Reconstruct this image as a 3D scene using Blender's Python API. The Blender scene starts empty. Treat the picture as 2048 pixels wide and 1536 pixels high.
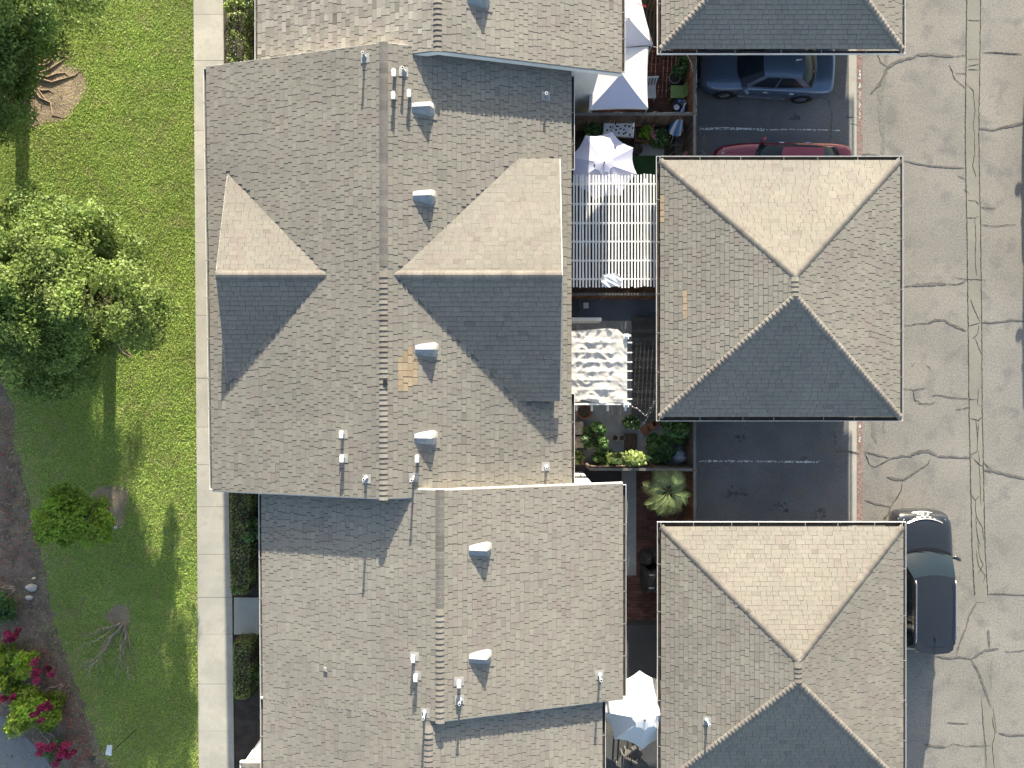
import bpy, math, random
import numpy as np
from mathutils import Vector, Matrix, noise as mnoise

# ------------------------------------------------------------------ camera, sky, sun, exposure
sc = bpy.context.scene
C = sc.collection
H, F, CX, CY = 26.4, 1480.0, 1024.0, 768.0
cam_d = bpy.data.cameras.new('camera'); cam = bpy.data.objects.new('camera', cam_d); C.objects.link(cam)
cam.location = (0, 0, H); cam.rotation_euler = (0, 0, 0)
cam_d.sensor_fit = 'HORIZONTAL'; cam_d.angle = 2 * math.atan(1024 / F); cam_d.clip_end = 2000
sc.camera = cam
SUN_E = math.radians(14.6); SUN_SH = 0.056           # low sun behind the top of the picture
w = bpy.data.worlds.new('World'); sc.world = w; w.use_nodes = True
nt = w.node_tree; bg = nt.nodes['Background']
sky = nt.nodes.new('ShaderNodeTexSky'); sky.sky_type = 'NISHITA'; sky.sun_disc = False
sky.sun_elevation = SUN_E; sky.sun_rotation = math.atan(SUN_SH); sky.air_density = 1.0; sky.dust_density = 1.6; sky.ozone_density = 0.6
nt.links.new(sky.outputs[0], bg.inputs[0]); bg.inputs[1].default_value = 0.106
sd = bpy.data.lights.new('sun', 'SUN'); so = bpy.data.objects.new('sun', sd); C.objects.link(so)
sd.energy = 4.6; sd.angle = math.radians(0.5); sd.color = (1.0, 0.94, 0.79)
so.rotation_euler = Vector((-SUN_SH, -1, -math.tan(SUN_E))).to_track_quat('-Z', 'Y').to_euler()
sc.view_settings.view_transform = 'Standard'; sc.view_settings.look = 'None'
sc.view_settings.gamma = 1; sc.view_settings.use_curve_mapping = False
sc.view_settings.exposure = 1.70
sc.cycles.max_bounces = 6; sc.cycles.diffuse_bounces = 3; sc.cycles.transparent_max_bounces = 8

R = random.Random(7); NR = np.random.default_rng(7)

def G(px, py, z=0.0):
    "point of the place at height z seen at this spot of the photograph"
    return Vector(((px - CX) / F * (H - z), (CY - py) / F * (H - z), z))

# ------------------------------------------------------------------ materials
M = {}
def mat(name, c1, c2=None, rough=.85, sc_=1.0, v=.12, fine=45, fv=.12, bump=0.0, bsc=60, spec=.3, metal=0, tone=1.0,
        trans=0.0, coat=0, c3=None, lo=.4, hi=.6, clip=None):
    m = bpy.data.materials.new(name); m.use_nodes = True
    n = m.node_tree.nodes; l = m.node_tree.links
    b = n['Principled BSDF']
    geo = n.new('ShaderNodeNewGeometry'); pos = geo.outputs['Position']
    def noise(s, det=3):
        t = n.new('ShaderNodeTexNoise'); t.inputs['Scale'].default_value = s; t.inputs['Detail'].default_value = det
        l.new(pos, t.inputs['Vector']); return t.outputs['Fac']
    def math_(op, a, b_, clamp=False):
        k = n.new('ShaderNodeMath'); k.operation = op; k.use_clamp = clamp
        for i, x in enumerate((a, b_)):
            if isinstance(x, (int, float)): k.inputs[i].default_value = x
            else: l.new(x, k.inputs[i])
        return k.outputs[0]
    def rng(x, a, b_, c, d):
        k = n.new('ShaderNodeMapRange'); l.new(x, k.inputs[0])
        for i, q in enumerate((a, b_, c, d)): k.inputs[i + 1].default_value = q
        return k.outputs[0]
    def mix(f, a, b_):
        k = n.new('ShaderNodeMix'); k.data_type = 'RGBA'
        if isinstance(f, (int, float)): k.inputs[0].default_value = f
        else: l.new(f, k.inputs[0])
        for i, q in ((6, a), (7, b_)):
            if isinstance(q, tuple): k.inputs[i].default_value = (*q, 1)
            else: l.new(q, k.inputs[i])
        return k.outputs[2]
    col = c1
    n1 = noise(sc_, 4)
    col = mix(rng(n1, lo, hi, 0, 1), c1, c2 or c1)
    if c3: col = mix(rng(noise(sc_ * 2.7 + .3, 3), .52, .68, 0, 1), col, c3)
    f = rng(noise(sc_ * .37 + .11, 3), .3, .7, 1 - v, 1 + v)
    f2 = rng(noise(fine, 2), .25, .75, 1 - fv, 1 + fv)
    f = math_('MULTIPLY', f, f2)
    if tone:
        a = n.new('ShaderNodeAttribute'); a.attribute_name = 'tone'; a.attribute_type = 'GEOMETRY'
        o = n.new('ShaderNodeAttribute'); o.attribute_name = 'tone'; o.attribute_type = 'OBJECT'
        t = math_('ADD', a.outputs['Fac'], o.outputs['Fac'])
        f = math_('MULTIPLY', f, math_('ADD', math_('MULTIPLY', t, tone), 1.0))
    vm = n.new('ShaderNodeVectorMath'); vm.operation = 'SCALE'
    l.new(col, vm.inputs[0]); l.new(f, vm.inputs['Scale'])
    l.new(vm.outputs[0], b.inputs['Base Color'])
    b.inputs['Roughness'].default_value = rough; b.inputs['Metallic'].default_value = metal
    b.inputs['Specular IOR Level'].default_value = spec
    if coat: b.inputs['Coat Weight'].default_value = coat; b.inputs['Coat Roughness'].default_value = .03
    if bump:
        bp = n.new('ShaderNodeBump'); bp.inputs['Strength'].default_value = bump; bp.inputs['Distance'].default_value = .02
        l.new(noise(bsc, 4), bp.inputs['Height']); l.new(bp.outputs[0], b.inputs['Normal'])
    if trans:
        tr = n.new('ShaderNodeBsdfTranslucent'); l.new(vm.outputs[0], tr.inputs[0])
        ms = n.new('ShaderNodeMixShader'); ms.inputs[0].default_value = trans
        l.new(b.outputs[0], ms.inputs[1]); l.new(tr.outputs[0], ms.inputs[2])
        l.new(ms.outputs[0], n['Material Output'].inputs[0])
    if clip:                                             # worn paint: patches missing
        tp = n.new('ShaderNodeBsdfTransparent'); ms = n.new('ShaderNodeMixShader')
        l.new(rng(noise(clip[0], 5), clip[1], clip[1] + .04, 0, 1), ms.inputs[0])
        l.new(b.outputs[0], ms.inputs[1]); l.new(tp.outputs[0], ms.inputs[2])
        l.new(ms.outputs[0], n['Material Output'].inputs[0])
    M[name] = m
    return m

mat('shingle', (0.248, 0.226, 0.188), (0.226, 0.207, 0.175), sc_=.55, v=.06, fine=38, fv=.17, bump=.2, bsc=120, c3=(.232, .199, .174), lo=.35, hi=.65)
mat('shingle_tan', (.36, .27, .175), (.31, .24, .16), sc_=3, fine=38, fv=.2)
mat('cap', (.222, .202, .172), (.185, .165, .145), sc_=.8, fine=38, fv=.24, bump=.35, bsc=120, c3=(.20, .17, .148))
mat('deck_board', (.15, .14, .12), sc_=2)
mat('white', (.78, .77, .74), (.70, .68, .64), sc_=1.2, v=.05, fine=12, fv=.05, rough=.5)
mat('stucco', (.66, .64, .60), (.60, .58, .55), sc_=.8, v=.06, fine=30, fv=.06, bump=.3)
mat('galv', (0.29, 0.3, 0.315), (0.25, 0.26, 0.275), sc_=6, rough=.6, metal=0.0, fine=25, fv=.1)
mat('flashing', (.36, .35, .33), (.30, .29, .28), sc_=5, fine=30, fv=.15)
mat('dark_metal', (.03, .03, .032), rough=.5)
mat('soil', (.075, .055, .042), (.05, .038, .03), sc_=3, fine=30, fv=.4, bump=.6, bsc=25)
mat('mulch', (.20, .155, .12), (.13, .10, .078), sc_=2.2, fine=26, fv=.45, bump=.7, bsc=22, c3=(.22, .15, .12))
mat('dirt', (.30, .225, .155), (.22, .165, .115), sc_=2.5, fine=24, fv=.3, bump=.8, bsc=14)
mat('lawn', (0.15, 0.215, 0.05), (0.19, 0.23, 0.065), sc_=.55, fine=22, fv=.35, bump=.8, bsc=25, c3=(.24, .225, .09), lo=.35, hi=.68)
mat('grass', (0.365, 0.48, 0.105), (0.44, 0.53, 0.14), sc_=.5, v=.08, fine=9, fv=.08, rough=.6, trans=.30, c3=(.42, .45, .15), lo=.35, hi=.68)
mat('concrete', (.46, .425, .36), (.40, .375, .32), sc_=1.1, v=.06, fine=35, fv=.10, bump=.25, c3=(.41, .37, .31))
mat('panel_blue', (.115, .135, .175), (.10, .12, .15), sc_=1.3, fine=30, fv=.12)
mat('path_grey', (.21, .21, .215), (.18, .18, .19), sc_=1.1, fine=25, fv=.15, bump=.3)
mat('concrete_grey', (.36, .355, .34), (.30, .295, .285), sc_=1.3, fine=30, fv=.12, bump=.25)
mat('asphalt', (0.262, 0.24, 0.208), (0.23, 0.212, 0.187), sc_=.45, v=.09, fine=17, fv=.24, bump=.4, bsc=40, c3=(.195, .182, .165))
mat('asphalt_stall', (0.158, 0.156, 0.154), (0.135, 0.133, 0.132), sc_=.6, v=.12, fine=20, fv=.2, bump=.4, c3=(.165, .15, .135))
mat('asphalt_far', (.10, .10, .10), (.08, .08, .085), sc_=.7, fine=20, fv=.2, bump=.4)
mat('ribbon', (0.25, 0.232, 0.19), (0.225, 0.212, 0.178), sc_=.8, fine=25, fv=.12, bump=.25)
mat('crack', (.04, .037, .033), sc_=3, fine=30, fv=.4)
mat('sealer', (.110, .102, .092), (.155, .143, .128), sc_=5, fine=25, fv=.35)
mat('stain', (.185, .178, .155), (.21, .20, .172), sc_=2, fine=17, fv=.3)
mat('red_paint', (.29, .17, .145), (.29, .21, .18), sc_=4, fine=22, fv=.25, clip=(11, .54))
mat('white_paint', (.62, .62, .60), sc_=4, fine=22, fv=.2, clip=(16, .50))
mat('brick', (.155, .072, .056), (.115, .058, .048), sc_=2, fine=30, fv=.25, bump=.3)
mat('mortar', (.07, .058, .052), sc_=3, fine=30, fv=.3)
mat('wood', (.135, .098, .070), (.095, .072, .055), sc_=2.5, fine=30, fv=.25, rough=.9, bump=.3)
mat('wood_red', (.22, .105, .058), (.16, .08, .048), sc_=2.5, fine=30, fv=.25, rough=.85)
mat('wood_grey', (.145, .135, .122), (.11, .102, .095), sc_=2.5, fine=30, fv=.25, rough=.9)
mat('root', (0.27, 0.2, 0.14), (0.22, 0.16, 0.11), sc_=5, fine=30, fv=.25, bump=.5)
mat('bark', (.15, .115, .09), (.10, .078, .06), sc_=4, fine=14, fv=.35, bump=.8, bsc=18)
mat('twig', (.34, .29, .24), (.25, .2, .16), sc_=4, fine=20, fv=.25)
mat('turf', (.030, .078, .022), (.038, .09, .028), sc_=2, fine=60, fv=.35, bump=.4)
mat('leaf_a', (0.175, 0.25, 0.06), (0.22, 0.285, 0.078), sc_=1.1, fine=14, fv=.25, rough=.5, spec=.3, trans=.42, tone=1)
mat('leaf_b', (0.165, 0.24, 0.06), (0.21, 0.275, 0.075), sc_=1.2, fine=14, fv=.25, rough=.5, spec=.3, trans=.42)
mat('leaf_lime', (0.21, 0.33, 0.03), (0.27, 0.36, 0.045), sc_=1.6, fine=14, fv=.2, rough=.5, trans=.35)
mat('leaf_hedge', (0.140, 0.196, 0.044), (0.210, 0.250, 0.064), sc_=3, fine=20, fv=.3, rough=.45, spec=.5, trans=.15)
mat('leaf_deep', (0.062, 0.135, 0.034), (0.095, 0.175, 0.045), sc_=3, fine=20, fv=.25, rough=.45, spec=.5, trans=.25)
mat('leaf_pale', (0.390, 0.442, 0.156), (0.286, 0.390, 0.091), sc_=5, fine=20, fv=.25, rough=.5, trans=.3)
mat('leaf_palm', (0.26, 0.31, 0.13), (0.2, 0.26, 0.09), sc_=4, fine=20, fv=.2, rough=.45, spec=.5, trans=.25)
mat('bract', (0.36, 0.03, 0.115), (0.28, 0.03, 0.08), sc_=3, fine=20, fv=.3, rough=.6, trans=.35)
mat('petal', (.34, .07, .06), (.26, .12, .07), sc_=3, fine=20, fv=.4, rough=.7)
mat('petal_pink', (.62, .30, .28), (.50, .2, .2), sc_=5, rough=.7)
mat('petal_white', (.75, .74, .66), sc_=5, rough=.7)
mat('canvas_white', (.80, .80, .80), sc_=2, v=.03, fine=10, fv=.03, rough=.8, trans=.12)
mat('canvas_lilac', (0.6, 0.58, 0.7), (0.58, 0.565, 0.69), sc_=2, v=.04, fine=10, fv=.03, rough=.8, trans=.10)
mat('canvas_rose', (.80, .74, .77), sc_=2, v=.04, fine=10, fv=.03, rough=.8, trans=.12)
mat('canvas_blue', (.08, .22, .52), sc_=2, rough=.7)
mat('sheer', (0.76, 0.71, 0.65), (0.71, 0.66, 0.6), sc_=3, v=.05, fine=30, fv=.08, rough=.9, trans=.30)
mat('terracotta', (.26, .12, .075), sc_=4, fine=20, fv=.2)
mat('pot_grey', (.30, .29, .28), (.24, .23, .22), sc_=4, fine=20, fv=.15)
mat('plastic_green', (.27, .40, .14), sc_=3, rough=.4)
mat('plastic_white', (.72, .72, .72), sc_=3, rough=.4)
mat('cover_black', (.038, .040, .040), (.055, .056, .054), sc_=3, fine=15, fv=.25, rough=.5, bump=.5, bsc=9)
mat('plastic_sheet', (.46, .50, .55), (.40, .43, .48), sc_=4, rough=.35, bump=.8, bsc=9)
mat('bulb', (.80, .78, .70), rough=.3)
mat('cable', (.10, .10, .10), rough=.6)
mat('chrome', (.62, .62, .64), rough=.25, metal=.85)
mat('tyre', (.022, .022, .023), rough=.8)
mat('glass', (.012, .020, .027), rough=.06, spec=.25, fv=.02, v=.02)
mat('glass_pane', (.035, .045, .05), rough=.05, spec=.8, fv=.02, v=.02)
mat('trim_black', (.012, .012, .013), rough=.45)
mat('paint_blue', (.112, .160, .235), rough=.30, metal=.45, coat=.8, fv=.02, v=.02, spec=.5)
mat('paint_red', (.19, .013, .030), rough=.30, metal=.35, coat=.8, fv=.02, v=.02, spec=.5)
mat('paint_black', (.020, .022, .026), rough=.25, metal=.1, coat=.9, fv=.02, v=.02, spec=.5)
mat('paint_silver', (.32, .33, .34), rough=.3, metal=.5, coat=.8, fv=.02, v=.02)
mat('lamp_clear', (.50, .52, .55), rough=.12, spec=.7)
mat('lamp_red', (.42, .02, .02), rough=.15, spec=.7)
mat('spot_black', (.015, .015, .016), rough=.7)
mat('oil', (.085, .083, .08), (.12, .118, .114), sc_=3, fine=15, fv=.25, clip=(5, .44))
mat('stone', (.50, .47, .43), (.40, .37, .34), sc_=4, fine=20, fv=.15, bump=.4)

# ------------------------------------------------------------------ mesh helpers
ORG = {}                                                 # world position of each object's own origin
def org(o): return ORG.get(o.name, Vector((0, 0, 0))) if o else Vector((0, 0, 0))

class MB:
    def __init__(s): s.v = []; s.f = []; s.t = []; s.sm = []
    def face(s, pts, tone=0.0, smooth=False):
        k = len(s.v); s.v += [tuple(p) for p in pts]; s.f.append(tuple(range(k, k + len(pts)))); s.t.append(tone); s.sm.append(smooth)
    def raw(s, vs, fs, tone=0.0, smooth=False):
        k = len(s.v); s.v += [tuple(p) for p in vs]
        for f in fs: s.f.append(tuple(i + k for i in f)); s.t.append(tone); s.sm.append(smooth)
    def box(s, a, b, tone=0.0):
        x0, y0, z0 = a; x1, y1, z1 = b
        v = [(x0, y0, z0), (x1, y0, z0), (x1, y1, z0), (x0, y1, z0), (x0, y0, z1), (x1, y0, z1), (x1, y1, z1), (x0, y1, z1)]
        s.raw(v, [(0, 3, 2, 1), (4, 5, 6, 7), (0, 1, 5, 4), (1, 2, 6, 5), (2, 3, 7, 6), (3, 0, 4, 7)], tone)
    def prism(s, poly, z0, z1, tone=0.0):
        n = len(poly); v = [(p[0], p[1], z0) for p in poly] + [(p[0], p[1], z1) for p in poly]
        s.raw(v, [tuple(range(n - 1, -1, -1)), tuple(range(n, 2 * n))] + [(i, (i + 1) % n, n + (i + 1) % n, n + i) for i in range(n)], tone)
    def slab(s, pts, d, tone=0.0):
        "thick plate: polygon pts, extruded by vector d"
        n = len(pts); v = [tuple(p) for p in pts] + [tuple(Vector(p) + Vector(d)) for p in pts]
        s.raw(v, [tuple(range(n)), tuple(range(2 * n - 1, n - 1, -1))] + [(i, n + i, n + (i + 1) % n, (i + 1) % n) for i in range(n)], tone)
    def bar(s, a, b, w_, h_=None, up=(0, 0, 1), tone=0.0):
        a = Vector(a); b = Vector(b); d = (b - a).normalized(); u = Vector(up)
        sd_ = d.cross(u)
        if sd_.length < 1e-4: sd_ = d.cross(Vector((1, 0, 0)))
        sd_.normalize(); u = sd_.cross(d); h_ = h_ or w_
        q = [sd_ * (w_ / 2) * i + u * (h_ / 2) * j for i, j in ((-1, -1), (1, -1), (1, 1), (-1, 1))]
        s.raw([a + x for x in q] + [b + x for x in q], [(3, 2, 1, 0), (4, 5, 6, 7), (0, 1, 5, 4), (1, 2, 6, 5), (2, 3, 7, 6), (3, 0, 4, 7)], tone)
    def tube(s, pts, rad, n=8, tone=0.0, cap=True):
        pts = [Vector(p) for p in pts]; k = len(s.v); m = len(pts)
        if not isinstance(rad, (list, tuple)): rad = [rad] * m
        ref = Vector((0.31, 0.95, 0.05))
        for i, p in enumerate(pts):
            d = (pts[min(i + 1, m - 1)] - pts[max(i - 1, 0)])
            d = d.normalized() if d.length > 1e-9 else Vector((0, 0, 1))
            a = d.cross(ref)
            if a.length < .05: a = d.cross(Vector((1, 0, 0)))
            a.normalize(); b = d.cross(a)
            for j in range(n):
                t = 2 * math.pi * j / n
                s.v.append(tuple(p + (a * math.cos(t) + b * math.sin(t)) * rad[i]))
        for i in range(m - 1):
            for j in range(n):
                s.f.append((k + i * n + j, k + i * n + (j + 1) % n, k + (i + 1) * n + (j + 1) % n, k + (i + 1) * n + j)); s.t.append(tone); s.sm.append(True)
        if cap:
            s.f.append(tuple(k + j for j in range(n - 1, -1, -1))); s.t.append(tone); s.sm.append(False)
            s.f.append(tuple(k + (m - 1) * n + j for j in range(n))); s.t.append(tone); s.sm.append(False)
    def lathe(s, c, prof, n=20, tone=0.0, smooth=True):
        k = len(s.v); c = Vector(c)
        for r, z in prof:
            for j in range(n):
                t = 2 * math.pi * j / n; s.v.append((c.x + r * math.cos(t), c.y + r * math.sin(t), c.z + z))
        for i in range(len(prof) - 1):
            for j in range(n):
                s.f.append((k + i * n + j, k + i * n + (j + 1) % n, k + (i + 1) * n + (j + 1) % n, k + (i + 1) * n + j)); s.t.append(tone); s.sm.append(smooth)
    def grid(s, rows, smooth=True, tone=0.0):
        k = len(s.v); m = len(rows[0])
        for r in rows: s.v += [tuple(p) for p in r]
        for i in range(len(rows) - 1):
            for j in range(m - 1):
                s.f.append((k + i * m + j, k + i * m + j + 1, k + (i + 1) * m + j + 1, k + (i + 1) * m + j)); s.t.append(tone); s.sm.append(smooth)
    def mesh(s, name, off=(0, 0, 0)):
        me = bpy.data.meshes.new(name)
        ox, oy, oz = off
        me.from_pydata([(x - ox, y - oy, z - oz) for x, y, z in s.v], [], s.f)
        if any(s.t):
            a = me.attributes.new('tone', 'FLOAT', 'FACE'); a.data.foreach_set('value', s.t)
        if any(s.sm): me.polygons.foreach_set('use_smooth', s.sm)
        return me

def put(name, me, parent=None, label=None, cat=None, group=None, kind=None, loc=None):
    o = bpy.data.objects.new(name, me); C.objects.link(o)
    if parent: o.parent = parent
    if label: o['label'] = label
    if cat: o['category'] = cat
    if group: o['group'] = group
    if kind: o['kind'] = kind
    if loc is not None: o.location = loc
    return o
def obj(name, mb, m, parent=None, local=False, **k):
    "mesh object; world coordinates unless local, in which case the parent's own frame"
    off = Vector((0, 0, 0)) if local else org(parent)
    me = mb.mesh(name, off); me.materials.append(M[m])
    o = put(name, me, parent, **k)
    if not local: ORG[o.name] = off
    return o
def thing(name, loc, label, cat, group=None, rz=0.0):
    o = put(name, None, None, label, cat, group, loc=loc); o.empty_display_size = .2
    o.rotation_euler = (0, 0, rz); ORG[o.name] = Vector(loc)
    return o
def np_mesh(name, V, k, tone=None, mats='leaf_a', parent=None, **kw):
    "V: (n*k,3) array, every k vertices one face"
    off = org(parent); V = V - np.array(off)
    n = len(V) // k; me = bpy.data.meshes.new(name)
    me.vertices.add(len(V)); me.vertices.foreach_set('co', V.astype(np.float32).ravel())
    me.loops.add(n * k); me.loops.foreach_set('vertex_index', np.arange(n * k, dtype=np.int32))
    me.polygons.add(n); me.polygons.foreach_set('loop_start', np.arange(0, n * k, k, dtype=np.int32))
    if tone is not None:
        a = me.attributes.new('tone', 'FLOAT', 'FACE'); a.data.foreach_set('value', tone.astype(np.float32))
    me.update(calc_edges=True); me.materials.append(M[mats])
    o = put(name, me, parent, **kw); ORG[o.name] = off
    return o
def sheet(name, poly, z, m, parent=None, **k):
    b = MB(); b.face([(p[0], p[1], z) for p in poly]); return obj(name, b, m, parent, **k)
def inside(P, poly):
    x, y = P[:, 0], P[:, 1]; r = np.zeros(len(P), bool); n = len(poly)
    for i in range(n):
        x1, y1 = poly[i][:2]; x2, y2 = poly[(i + 1) % n][:2]
        c = ((y1 > y) != (y2 > y)); xx = (x2 - x1) * (y - y1) / ((y2 - y1) if y2 != y1 else 1e-9) + x1
        r ^= c & (x < xx)
    return r
# ------------------------------------------------------------------ the ground
sheet('ground', [(-300, -300), (300, -300), (300, 300), (-300, 300)], 0, 'soil', kind='structure')
def gp(pts, z=0.0): return [G(x, y, z)[:2] for x, y in pts]
LAWN = [(-45, -32), (G(400, 1900)[0], -32), G(398, 1536)[:2], G(388, 0)[:2], (G(385, -500)[0], 32), (-45, 32)]
sheet('lawn', LAWN, .004, 'lawn', kind='structure')
BED = gp([(-1200, 740), (8, 745), (24, 800), (34, 900), (52, 985), (78, 1085), (96, 1180), (118, 1270), (150, 1360), (185, 1450), (215, 1536), (260, 1800), (-1200, 1800)])
_b = []
_r = random.Random(4)
for _i, _p in enumerate(BED):
    _q = BED[(_i + 1) % len(BED)]
    _n = max(1, int(math.hypot(_q[0] - _p[0], _q[1] - _p[1]) / .18)) if max(_p[0], _q[0]) > -19.5 and math.hypot(_q[0] - _p[0], _q[1] - _p[1]) < 6 else 1
    for _k in range(_n): _b.append((_p[0] + (_q[0] - _p[0]) * _k / _n + (_r.uniform(-.10, .10) if _n > 1 else 0), _p[1] + (_q[1] - _p[1]) * _k / _n))
BED = _b
sheet('planting_bed', BED, .008, 'mulch', kind='structure')
PATH = gp([(-1200, 1380), (-60, 1395), (0, 1428), (40, 1462), (78, 1500), (112, 1545), (180, 1800), (-1200, 1800)])
sheet('path', PATH, .013, 'path_grey', kind='structure')
def blob(cx, cy, rx, ry, n=26, jit=.12, seed=1):
    r = random.Random(seed); ph = [r.uniform(0, 6.28) for _ in range(3)]
    return gp([(cx + rx * math.cos(t) * (1 + jit * math.sin(3 * t + ph[0]) + jit * .6 * math.sin(5 * t + ph[1])),
                cy + ry * math.sin(t) * (1 + jit * math.sin(3 * t + ph[0]) + jit * .6 * math.sin(5 * t + ph[1]))) for t in [2 * math.pi * i / n for i in range(n)]])
WELLS = [blob(68, 178, 96, 82, seed=3), blob(240, 640, 60, 56, seed=4), blob(216, 1014, 42, 47, seed=5), blob(238, 1232, 26, 24, seed=6)]
for wl in WELLS: sheet('tree_well', wl, .0085, 'dirt', kind='structure')

# the concrete walk along the lawn: one panel after another
swb = MB(); swb.face([(*G(387, -460)[:2], .012), (*G(446, -460)[:2], .012), (*G(468, 1900)[:2], .012), (*G(401, 1900)[:2], .012)])
walk = obj('sidewalk', swb, 'soil', kind='structure')
JY = [-460, -380, -300, -220, -140, -60, 30, 122, 262, 340, 486, 631, 756, 854, 929, 1013, 1108, 1194, 1268, 1367, 1461, 1545, 1640, 1740, 1840, 1900]
for i in range(len(JY) - 1):
    a, b = JY[i], JY[i + 1]
    xl = lambda y: 388 + 10.5 * y / 1536
    xr = lambda y: (447 + 18 * y / 1536) + (4 if 1194 <= y else 0)
    g = .32
    c = [G(xl(a), a + g), G(xr(a), a + g), G(xr(b), b - g), G(xl(b), b - g)]
    b_ = MB(); top = .045 + R.uniform(-.004, .004)
    b_.prism([(p.x, p.y) for p in c][::-1], .0, top, tone=R.uniform(-.06, .05))
    obj('panel', b_, 'concrete', walk)
ent = MB(); c = [G(469, 1194.6), G(640, 1194.6), G(640, 1268), G(469, 1268)]
ent.prism([(p.x, p.y) for p in c][::-1], 0, .05); obj('entry_path', ent, 'concrete', kind='structure')

# the drive
FX = 6.10                                                # line of the fence behind the car ports
sheet('driveway', [(FX - .3, -32), (26, -32), (26, 32), (FX - .3, 32)], .005, 'asphalt', kind='structure')
drive = bpy.data.objects['driveway']
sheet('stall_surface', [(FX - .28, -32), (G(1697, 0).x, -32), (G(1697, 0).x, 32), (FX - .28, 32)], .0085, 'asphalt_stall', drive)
sheet('kerb_strip', [G(1697.5, -300)[:2], G(1713, -300)[:2], G(1713, 1900)[:2], G(1697.5, 1900)[:2]][::-1], .009, 'concrete', drive)
sheet('kerb_paint', [G(1713.4, -300)[:2], G(1725, -300)[:2], G(1725.5, 1900)[:2], G(1713.4, 1900)[:2]][::-1], .0095, 'red_paint', drive)
sheet('drain_channel', gp([(1934, -300), (1961, -300), (1961, 0), (1957, 276), (1961, 480), (1963, 650), (1964, 828), (1970, 1104), (1975, 1185), (1970, 1204), (1952, 1204), (1948, 1190), (1943, 1104), (1937, 828), (1936, 650), (1934, 480), (1930, 276), (1934, 0)])[::-1], .010, 'ribbon', drive)
sheet('drain_channel', gp([(1962, 1398), (1976, 1390), (1992, 1400), (1997, 1480), (2001, 1560), (2015, 1900), (1985, 1900), (1972, 1560), (1968, 1480)])[::-1], .010, 'ribbon', drive)

def ribbon(pts, wpx, m, z=.0125, jit=1.0, step=7, name='crack', taper=True, seed=0, parent=None):
    r = random.Random(seed * 91 + len(pts) * 7 + int(pts[0][0])); P = []
    for (x0, y0), (x1, y1) in zip(pts[:-1], pts[1:]):
        n = max(1, int(math.hypot(x1 - x0, y1 - y0) / step))
        for i in range(n): P.append((x0 + (x1 - x0) * i / n, y0 + (y1 - y0) * i / n))
    P.append(pts[-1]); n = len(P)
    P = [(x + r.uniform(-jit, jit), y + r.uniform(-jit, jit)) for x, y in P]
    b = MB(); L = []; Rr = []
    for i, (x, y) in enumerate(P):
        dx = P[min(i + 1, n - 1)][0] - P[max(i - 1, 0)][0]; dy = P[min(i + 1, n - 1)][1] - P[max(i - 1, 0)][1]
        l = math.hypot(dx, dy) or 1; e = min(i, n - 1 - i) / max(1, n * .18)
        ww = wpx * .5 * r.uniform(.55, 1.3) * (min(1, .35 + e) if taper else 1)
        L.append((*G(x - dy / l * ww, y + dx / l * ww)[:2], z)); Rr.append((*G(x + dy / l * ww, y - dx / l * ww)[:2], z))
    b.grid([L, Rr], smooth=False)
    return obj(name, b, m, parent or drive)
def Zm(ox, oy, s, pts): return [(ox + x / s, oy + y / s) for x, y in pts]
A = lambda pts: Zm(1680, 0, 5.565, pts); B_ = lambda pts: Zm(1680, 276, 5.565, pts); D_ = lambda pts: Zm(1680, 552, 5.565, pts)
E_ = lambda pts: Zm(1680, 828, 5.565, pts); K_ = lambda pts: Zm(1680, 1260, 5.565, pts)
sealed = [
 (A([(340, 1040), (440, 930), (530, 750), (640, 680), (820, 640), (850, 610)]), 4.5), (A([(850, 610), (1020, 605), (1150, 620), (1280, 628)]), 5),
 (A([(1550, 1430), (1690, 1445), (1850, 1410), (2040, 1370), (2200, 1350)]), 5), (A([(1660, 580), (1850, 590), (2020, 605)]), 2.4),
 (B_([(240, 185), (350, 190), (460, 210)]), 5), (B_([(690, 245), (850, 285), (1000, 310), (1180, 325), (1400, 330)]), 3.2),
 (D_([(800, 105), (900, 100), (1080, 85), (1180, 90)]), 6), (D_([(960, 530), (1060, 490), (1160, 490), (1250, 545), (1400, 610)]), 4.2),
 (D_([(1570, 515), (1680, 520), (1800, 510), (1900, 490), (2100, 505)]), 3.4), (E_([(560, 495), (700, 465), (800, 475)]), 3.4),
 (E_([(790, 450), (900, 415), (980, 410), (1080, 465)]), 6), (E_([(1080, 470), (1250, 475), (1330, 485), (1470, 480)]), 4.2),
 (E_([(1600, 625), (1700, 630), (1800, 660), (1950, 695), (2150, 740)]), 5), (E_([(510, 700), (620, 725), (700, 730), (780, 680), (880, 620)]), 4),
 (E_([(270, 420), (450, 460), (560, 495)]), 3), (E_([(270, 955), (400, 1000), (560, 1030)]), 2.6), (E_([(560, 1020), (545, 1100), (480, 1170)]), 4),
 (K_([(1385, 0), (1330, 140), (1290, 290)]), 3.6), (K_([(1645, 0), (1660, 200)]), 5), (K_([(1760, 205), (1600, 225), (1460, 320)]), 4),
 (K_([(1060, 290), (1200, 310), (1330, 300), (1460, 320)]), 4), (K_([(1460, 320), (1540, 470), (1620, 690), (1680, 860)]), 4.2),
 (K_([(940, 1275), (1060, 1295), (1180, 1300)]), 4), (K_([(1760, 1145), (1880, 1170), (2060, 1165)]), 3.6), (K_([(1700, 860), (1740, 1140)]), 2.5),
 ([(1668, 862), (1672, 895), (1675, 905)], 4), ([(1672, 902), (1697, 903), (1720, 907)], 4), ([(1658, 200), (1664, 230), (1661, 285)], 3.5), ([(1640, 190), (1660, 205)], 3),
 ([(1975, 1187), (2010, 1188), (2060, 1190)], 2.6), ([(1952, 1206), (1938, 1230), (1930, 1262)], 3)]
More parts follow.
